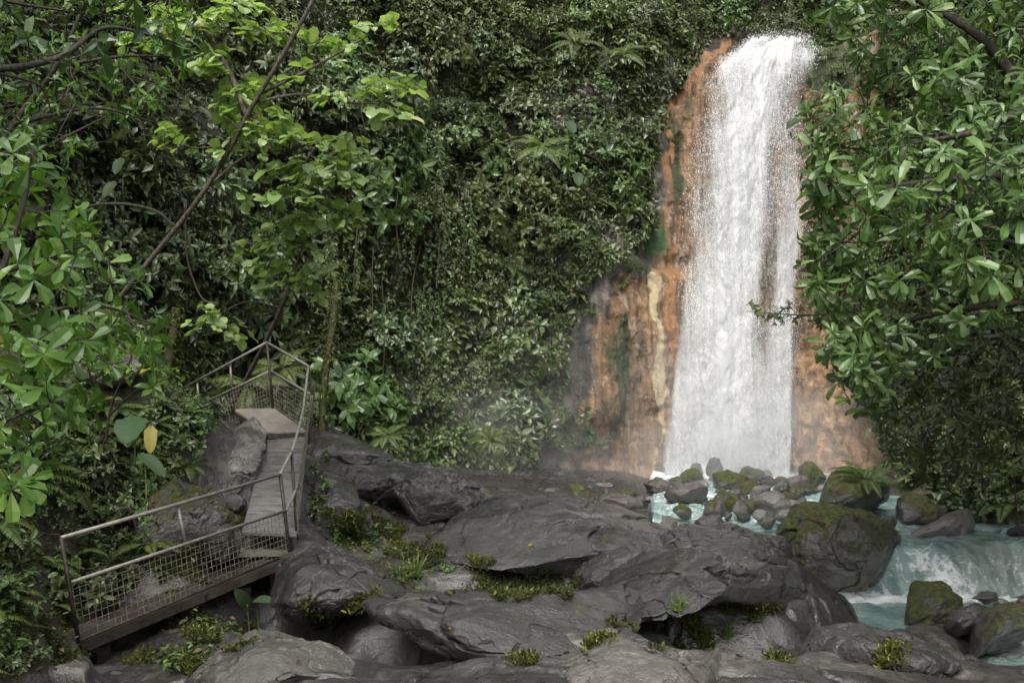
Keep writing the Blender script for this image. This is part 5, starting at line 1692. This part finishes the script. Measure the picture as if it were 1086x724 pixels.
def bigleaf(name, px, py, d, L, W, axis, nrm, mat, label):
    e = empty(name, tuple(P(px, py, d)), label, 'plant')
    g = Geo()
    nu_, nv_ = 11, 17
    a = unit(np.array(axis, float))
    n = unit(np.array(nrm, float) - a * (np.array(nrm) @ a))
    s = np.cross(a, n)
    t = np.linspace(-.22, 1, nv_)
    wv = np.where(t < 0, .62 * np.sqrt(np.clip(1 - (t / -.23) ** 2, 0, 1)) + .0, np.sin(np.clip((1 - t), 0, 1) ** .62 * math.pi * .62) / 1.0)
    u = np.linspace(-1, 1, nu_)
    V = np.zeros((nu_, nv_, 3))
    for j, tj in enumerate(t):
        for i, ui in enumerate(u):
            q = tj if tj >= 0 else tj * min(1, abs(ui) * 2.2)
            V[i, j] = a * L * q + s * ui * wv[j] * W * .5 + n * (.1 * W * abs(ui) * wv[j] - .25 * L * max(q, 0) ** 2 + .015 * W * math.sin(tj * 28) * abs(ui))
    g.add(V.reshape(-1, 3) + P(px, py, d), [grid_faces(nu_, nv_)], .5)
    g.obj('leaf', M[mat], e, True)
    g = Geo()
    b = P(px, py, d)
    tube(g, catmull([b + [.02, .05, -.5], b + [0, .08, -.2], b], 8), .009, 5)
    for j in range(3, 15, 2):
        pass
    g.obj('stalk', M['leaf_green'], e, True)


bigleaf('large_leaf_plant', 140, 446, 11.2, .3, .34, (.1, -.75, -.55), (0, -.6, .8), 'leaf_big', 'large heart-shaped green leaf on the bank above the railing')
bigleaf('large_leaf_plant', 160, 456, 11.1, .26, .14, (.15, -.5, -.8), (.2, -.8, .4), 'leaf_yellow', 'yellowing leaf hanging beside the large heart-shaped leaf')
bigleaf('large_leaf_plant', 152, 484, 10.9, .36, .17, (.75, -.4, -.35), (0, -.3, .9), 'leaf_big', 'pale drooping leaf below the large heart-shaped leaf')
bigleaf('large_leaf_plant', 262, 640, 11.9, .3, .15, (-.1, -.5, .4), (0, -.9, .5), 'leaf_big', 'broad green leaf beside the post under the lower ramp')
bigleaf('large_leaf_plant', 272, 636, 12.0, .3, .14, (.6, -.5, .2), (0, -.5, .9), 'leaf_big', 'second broad leaf beside the post under the lower ramp, pointing at the stream')
for k, (x, y, d, lb) in enumerate([(603, 130, 25.0, 'pair of big pale leaves high on the cliff'), (612, 185, 25.2, 'big rounded leaves on the cliff above the green algae'), (128, 170, 15.8, 'pale hanging leaves on the wall behind the twiggy tree'), (120, 195, 15.6, 'lower pale hanging leaf on the wall behind the twiggy tree')]):
    bigleaf('large_leaf_plant', x, y, d, .36 if d > 20 else .28, .26 if d > 20 else .17, (.3 - .2 * k, -.5, -.6), (0, -.7, .6), 'leaf_big', lb)

# palms and tree ferns
for x, y, d, sc, lb in [(266, 410, 19.5, .5, 'pale drooping palm behind the landing of the walkway'), (300, 392, 20, .45, 'small palm behind the corner post of the landing'), (575, 158, 24.6, .5, 'pale green palm halfway up the cliff'), (610, 45, 25.6, .5, 'feathery palm near the top of the cliff'),
                        (520, 465, 23.6, .32, 'low palm at the foot of the cliff near the mist'), (410, 462, 23.2, .32, 'low palm at the cliff foot behind the dark ridge'), (660, 60, 26, .45, 'spiky dark palm at the top of the cliff beside the lip')]:
    place('palm', PR['palm'][0], P(x, y, d), (rng.normal(0, .2), -.5, 1), sc, rng.uniform(0, 6), lb, 'palm')


# ---- moss covered trunks and lianas against the wall
def liana(name, pts, r, mat, label, cat='liana', fuzz=0):
    e = empty(name, tuple(P(*pts[-1])), label, cat, 'roots hanging down the cliff' if 'thin root' in label else None)
    c = catmull(PP(*pts), 40)
    c = c + .5 * r * fbm(c * 3, 3, 5)[:, None]
    g = Geo()
    rr = r * (1 + .3 * fbm(c * 2.5, 3, 8))
    tube(g, c, rr, 8)
    g.obj('stem', mat, e, True)
    if fuzz:
        g = Geo()
        k = rng.integers(0, 40, fuzz)
        d = rdir(fuzz)
        leaves(g, c[k] + rng.normal(0, .05, (fuzz, 3)) + d * rr[k][:, None], d + [0, 0, -.6], d + [0, 0, .4], rng.uniform(.05, .13, fuzz), .03, 'tri', .1, .3)
        g.obj('moss', M['leaf_moss'], e)


liana('mossy_trunk', [(358, 300, 23.2), (352, 345, 22.4), (345, 400, 22), (341, 470, 21.6)], .085, M['bark_moss'], 'slim mossy trunk rising beyond the landing of the walkway', 'trunk', 1500)
liana('mossy_trunk', [(186, 330, 18.6), (182, 355, 18), (176, 400, 17.4), (170, 440, 17)], .09, M['bark_moss'], 'mossy trunk in the shade left of the landing', 'trunk', 1200)
liana('liana', [(1056, 260, 15.6), (1060, 380, 16), (1072, 470, 16.6), (1081, 572, 17.3)], .011, M['dead'], 'pale thin liana hanging at the frame edge beside the pool')
liana('liana', [(196, 215, 14), (198, 270, 14.2), (206, 300, 14.3), (216, 318, 14.3), (232, 322, 14.3)], .014, M['dead'], 'looping liana below the leaning trunk')
for x, y0, y1, d, lb in [(1020, 330, 500, 15.5, 'dark thin liana in the deep shade nearest the understory tree'), (1040, 320, 520, 17, 'thin straight liana hanging deepest in the shade'), (405, 300, 400, 22.3, 'thin liana hanging on the cliff beyond the walkway'), (590, 330, 410, 25, 'thin liana hanging near the orange rock')]:
    liana('liana', [(x, y0, d), (x + 3, (y0 + y1) / 2, d), (x + 1, y1, d)], .009, M['dead'], lb)
r2 = np.random.default_rng(77)
for k in range(14):
    x = [352, 378, 395, 420, 438, 466, 492, 515, 540, 562, 585, 150, 235, 300][k]
    y0 = r2.uniform(150, 300)
    y1 = y0 + r2.uniform(70, 170)
    lo, n = hit(x, (y0 + y1) / 2, CBVH)
    if lo is None:
        continue
    dd = lo[1] - .75
    liana('liana', [(x + r2.uniform(-12, 12), y0, dd + .5), (x, (y0 + y1) / 2, dd), (x + r2.uniform(-4, 4), y1, dd)], .014, M['dead'] if k % 3 else M['bark_moss'], 'thin root hanging down the leafy ' + ('dark rock wall' if x < 340 else 'cliff beyond the walkway' if x < 480 else 'cliff towards the orange rock'))
liana('fallen_branch', [(60, 230, 14.2), (110, 216, 14), (160, 222, 13.9), (185, 240, 13.9)], .018, M['bark'], 'dark arching bough behind the large-leaved shrub', 'branch')

# ---- moss and tufts in the cracks
g = Geo()
MOSS = [([(430, 596), (470, 582), (505, 590), (560, 604), (600, 604), (618, 612), (612, 634), (570, 640), (500, 636), (450, 628)], 3800, .6),
        ([(326, 522), (360, 540), (400, 548), (455, 566), (480, 588), (440, 604), (400, 590), (345, 565), (322, 545)], 3600, .55),
        ([(720, 655), (760, 640), (800, 640), (830, 640), (815, 668), (780, 690), (740, 684)], 2400, .7),
        ([(640, 655), (700, 662), (730, 690), (680, 690)], 500, .5),
        ([(175, 655), (250, 650), (285, 672), (250, 690), (200, 700), (130, 705), (130, 690)], 2600, .5),
        ([(320, 640), (352, 625), (390, 632), (370, 650), (340, 668)], 1300, .8),
        ([(40, 655), (70, 640), (110, 690), (60, 705)], 900, .7),
        ([(225, 570), (245, 540), (262, 545), (250, 580)], 500, .5),
        ([(150, 602), (240, 560), (240, 600), (200, 615)], 900, .6)]
for poly, n, thr in MOSS:
    for x, y in polysample(poly, n):
        loc, nr_ = hit(x, y)
        if loc is None or loc[1] > 22:
            continue
        if vnoise(loc * 2.6, 4) + .5 * vnoise(loc * 7, 5) < .35 - .55 * thr:
            continue
        k = 3
        d_ = rng.normal(0, .6, (k, 3)) + nr_ * .6 + [0, 0, .3]
        leaves(g, loc + rng.normal(0, .02, (k, 3)), d_, nr_ + rng.normal(0, .3, (k, 3)), rng.uniform(.03, .085, k), .018 + .014 * rng.random(k), 'tri', .1, .3, np.clip(.25 + .35 * vnoise(loc * 1.8, 9) + rng.normal(0, .2, k), 0, 1))
tag(g.obj('moss', M['leaf_moss']), kind='stuff')

g = Geo()
n = 55
leaves(g, rng.normal(0, .05, (n, 3)) * [1, 1, 0], rng.normal(0, .5, (n, 3)) + [0, 0, .9], rdir(n), rng.uniform(.12, .3, n), .012, 'strap', .1, .55)
dome(g, .1, .1, .02)
TUFT = finish(g, 'grass_tuft', [M['leaf_fern']])
g = Geo()
n = 420
leaves(g, rng.normal(0, .075, (n, 3)) * [1, .8, .25], rng.normal(0, .6, (n, 3)) + [0, 0, .7], rdir(n), rng.uniform(.04, .09, n), .018, 'oval', .1, .3)
dome(g, .13, .1, .025)
CUSH = finish(g, 'moss_cushion', [M['leaf_moss']])
for x, y, sc, w_, lb in [(637, 681, 1.0, 1, 'bright green moss cushion above the pale water-worn rock'), (556, 699, .8, 1, 'small bright moss cushion near the white trickle'), (385, 636, 1.3, 1, 'yellow-green moss cushion on the dark ledge beside the hollow'), (825, 700, .9, 1, 'mossy tuft below the tip of the undercut outcrop'),
                         (944, 694, 1.1, 1, 'brown-green moss in the crack of the flat near bank'), (800, 655, .8, 0, 'grass tuft under the overhang of the dark outcrop'), (770, 672, .8, 0, 'grass tuft low in the shaded hollow of the outcrop'), (440, 608, 1.1, 0, 'strappy grass tuft hanging in the mossy crack'), (425, 612, .9, 0, 'pale strappy tuft at the end of the mossy crack'),
                         (215, 672, 1.2, 1, 'moss cushion under the middle of the lower ramp'), (205, 706, 1.0, 1, 'moss mound at the bottom edge under the walkway'), (720, 645, .7, 0, 'small tuft on the face of the dark outcrop')]:
    loc, nr_ = hit(x, y)
    if loc is not None:
        place('moss_cushion' if w_ else 'grass_tuft', CUSH if w_ else TUFT, loc, nr_ * .5 + [0, 0, 1], sc, x, lb, 'moss' if w_ else 'grass')
for x, y, sc, lb in [(185, 716, .55, 'small leafy seedling at the bottom edge below the walkway'), (345, 490, .5, 'small plant at the corner of the dark ridge beside the ramp'), (338, 535, .5, 'bushy plant beside the foot of the steep ramp'), (395, 575, .5, 'small plant in the middle of the planted ledge'), (430, 590, .5, 'small plant where the ledge meets the mossy crack'),
                     (335, 505, .6, 'leafy plant on the dark stepped rock beside the steep ramp'), (348, 522, .55, 'dark low plant on top of the dark stepped rock'), (332, 550, .7, 'plant filling the gap between the ramp foot and the stepped rock'), (372, 552, .5, 'low plant on the planted ledge near the ramp'), (470, 605, .45, 'leafy plant rooted in the mossy crack'), (540, 622, .4, 'small plant in the middle of the mossy crack'), (355, 570, .5, 'leafy plant on the dark ledge top'), (412, 560, .45, 'small bright plant below the rugged hump')]:
    loc, nr_ = hit(x, y)
    if loc is not None:
        place('plant', NEARPR['fineleaf' if sc < .5 else 'broad'][1], loc, nr_ * .4 + [0, 0, 1], sc, x, lb, 'plant')


# a few fallen leaves on the rocks
g = Geo()
leaves(g, np.zeros((1, 3)), np.array([[1., 0, .1]]), np.array([[0, 0, 1.]]), .13, .055, 'oval', .2, .3, np.array([.5]))
FL_ = {k: finish(g, 'fallen_leaf', [M[m]]) for k, m in (('brown', 'dead'), ('yellow', 'leaf_yellow'))}
for x, y, k, lb in [(788, 697, 'brown', 'brown fallen leaf by the pale water-worn rock'), (922, 703, 'yellow', 'yellow fallen leaf on the flat wet grey rock'), (318, 700, 'brown', 'brown fallen leaf on the pale rough rock'), (560, 580, 'yellow', 'yellow fallen leaf on the smooth grey slab'),
                    (255, 518, 'brown', 'reddish brown dead leaf beside the steep ramp'), (640, 655, 'brown', 'brown fallen leaf near the end of the bulging rock'), (480, 668, 'yellow', 'yellow fallen leaf on the bulging foreground rock'), (700, 560, 'brown', 'brown fallen leaf by the rapids')]:
    loc, n = hit(x, y)
    if loc is not None:
        place('fallen_leaf', FL_[k], loc + n * .01, n, rng.uniform(.8, 1.2), x, lb, 'leaf')


# low creeping leaves and litter over the soil of the banks: nobody could count them
GV = SURF[0][0].reshape(nu, nv, 3)
gs = soil.reshape(nu, nv)[:-1, :-1]
ga = np.linalg.norm(np.cross(GV[1:, :-1] - GV[:-1, :-1], GV[:-1, 1:] - GV[:-1, :-1]), axis=-1)
gd = np.linalg.norm(GV[:-1, :-1] - [0, 0, CAMZ], axis=-1)
gw = ga * sstep(.3, .6, gs) * (gd < 24) * (GV[:-1, :-1, 1] > 1) * (.15 + sstep(-.2, .25, fbm(GV[:-1, :-1] * 1.4, 3, 901))) / np.maximum(gd, 4) ** 1.1
n = 46000
ii = rng.choice(gw.size, n, p=(gw / gw.sum()).ravel())
gi, gj = np.unravel_index(ii, gw.shape)
p = GV[gi, gj] + (GV[gi + 1, gj] - GV[gi, gj]) * rng.random((n, 1)) + (GV[gi, gj + 1] - GV[gi, gj]) * rng.random((n, 1))
p[:, 2] += rng.random(n) ** 2 * .16
lit = rng.random(n) < .22
ll = np.exp(rng.normal(-2.75, .35, n))
g = Geo()
for k, msk in ((0, ~lit & (rng.random(n) < .6)), (1, lit)):
    leaves(g, p[msk], rdir(msk.sum(), -.3, .6), np.array([[0, 0, 1.]]) + rng.normal(0, .35, (msk.sum(), 3)), ll[msk], ll[msk] * .5, 'oval' if k == 0 else 'lance', .12, .25, mat=k)
msk = ~lit
leaves(g, p[msk][:12000] + rng.normal(0, .02, (12000, 3)), rdir(12000, -.2, .7), np.array([[0, 0, 1.]]) + rng.normal(0, .3, (12000, 3)), ll[msk][:12000] * .8, ll[msk][:12000] * .4, 'oval', .12, .25, mat=2)
tag(g.obj('undergrowth', [M['leaf_dark'], M['dead'], M['leaf_green']]), kind='stuff')
# ------------------------------------------------------------------ camera, light
cam = bpy.data.cameras.new('camera')
cam.lens = 35.0
cam.sensor_width = 36.0
cam.clip_end = 400
cam.clip_start = .05
co = bpy.data.objects.new('camera', cam)
COL.objects.link(co)
co.location = (0, 0, CAMZ)
co.rotation_euler = (math.pi / 2 + PITCH, 0, 0)
SC.camera = co

wd = bpy.data.worlds.new('World')
SC.world = wd
wd.use_nodes = True
nt = wd.node_tree
bg = nt.nodes['Background']
sky = nt.nodes.new('ShaderNodeTexSky')
sky.sky_type = 'NISHITA'
sky.sun_disc = False
SUN_EL, SUN_AZ = math.radians(51), math.radians(190)      # azimuth clockwise from +Y
sky.sun_elevation = SUN_EL
sky.sun_rotation = SUN_AZ
sky.air_density = 1.0
sky.dust_density = 3.0
hs = nt.nodes.new('ShaderNodeHueSaturation')
hs.inputs['Saturation'].default_value = .22
nt.links.new(sky.outputs[0], hs.inputs['Color'])
wm = nt.nodes.new('ShaderNodeMix')
wm.data_type = 'RGBA'
wm.blend_type = 'MULTIPLY'
wm.inputs[0].default_value = 1
wm.inputs[7].default_value = (1, .98, .94, 1)      # the light under a bright overcast is nearly neutral
nt.links.new(hs.outputs[0], wm.inputs[6])
nt.links.new(wm.outputs[2], bg.inputs[0])
bg.inputs[1].default_value = .15
sl = bpy.data.lights.new('sun', 'SUN')
sl.energy = 1.5
sl.angle = math.radians(32)
sl.color = (1, .96, .9)
so = bpy.data.objects.new('sun', sl)
COL.objects.link(so)
sd = Vector((math.sin(SUN_AZ) * math.cos(SUN_EL), math.cos(SUN_AZ) * math.cos(SUN_EL), math.sin(SUN_EL)))
so.rotation_euler = sd.to_track_quat('Z', 'Y').to_euler()
so.location = (0, 0, 30)

SC.render.engine = 'CYCLES'
vs_ = SC.view_settings
vs_.view_transform = 'Standard'
vs_.look = 'None'
vs_.exposure = 1.42
vs_.gamma = 1
cy = SC.cycles
cy.use_denoising = True
try:
    cy.denoiser = 'OPENIMAGEDENOISE'
    cy.denoising_prefilter = 'ACCURATE'
except Exception:
    pass
cy.max_bounces = 8
cy.diffuse_bounces = 4
cy.glossy_bounces = 3
cy.transmission_bounces = 4
cy.transparent_max_bounces = 24
cy.volume_bounces = 1
cy.caustics_reflective = False
cy.caustics_refractive = False
cy.sample_clamp_indirect = 6
SC.render.film_transparent = False
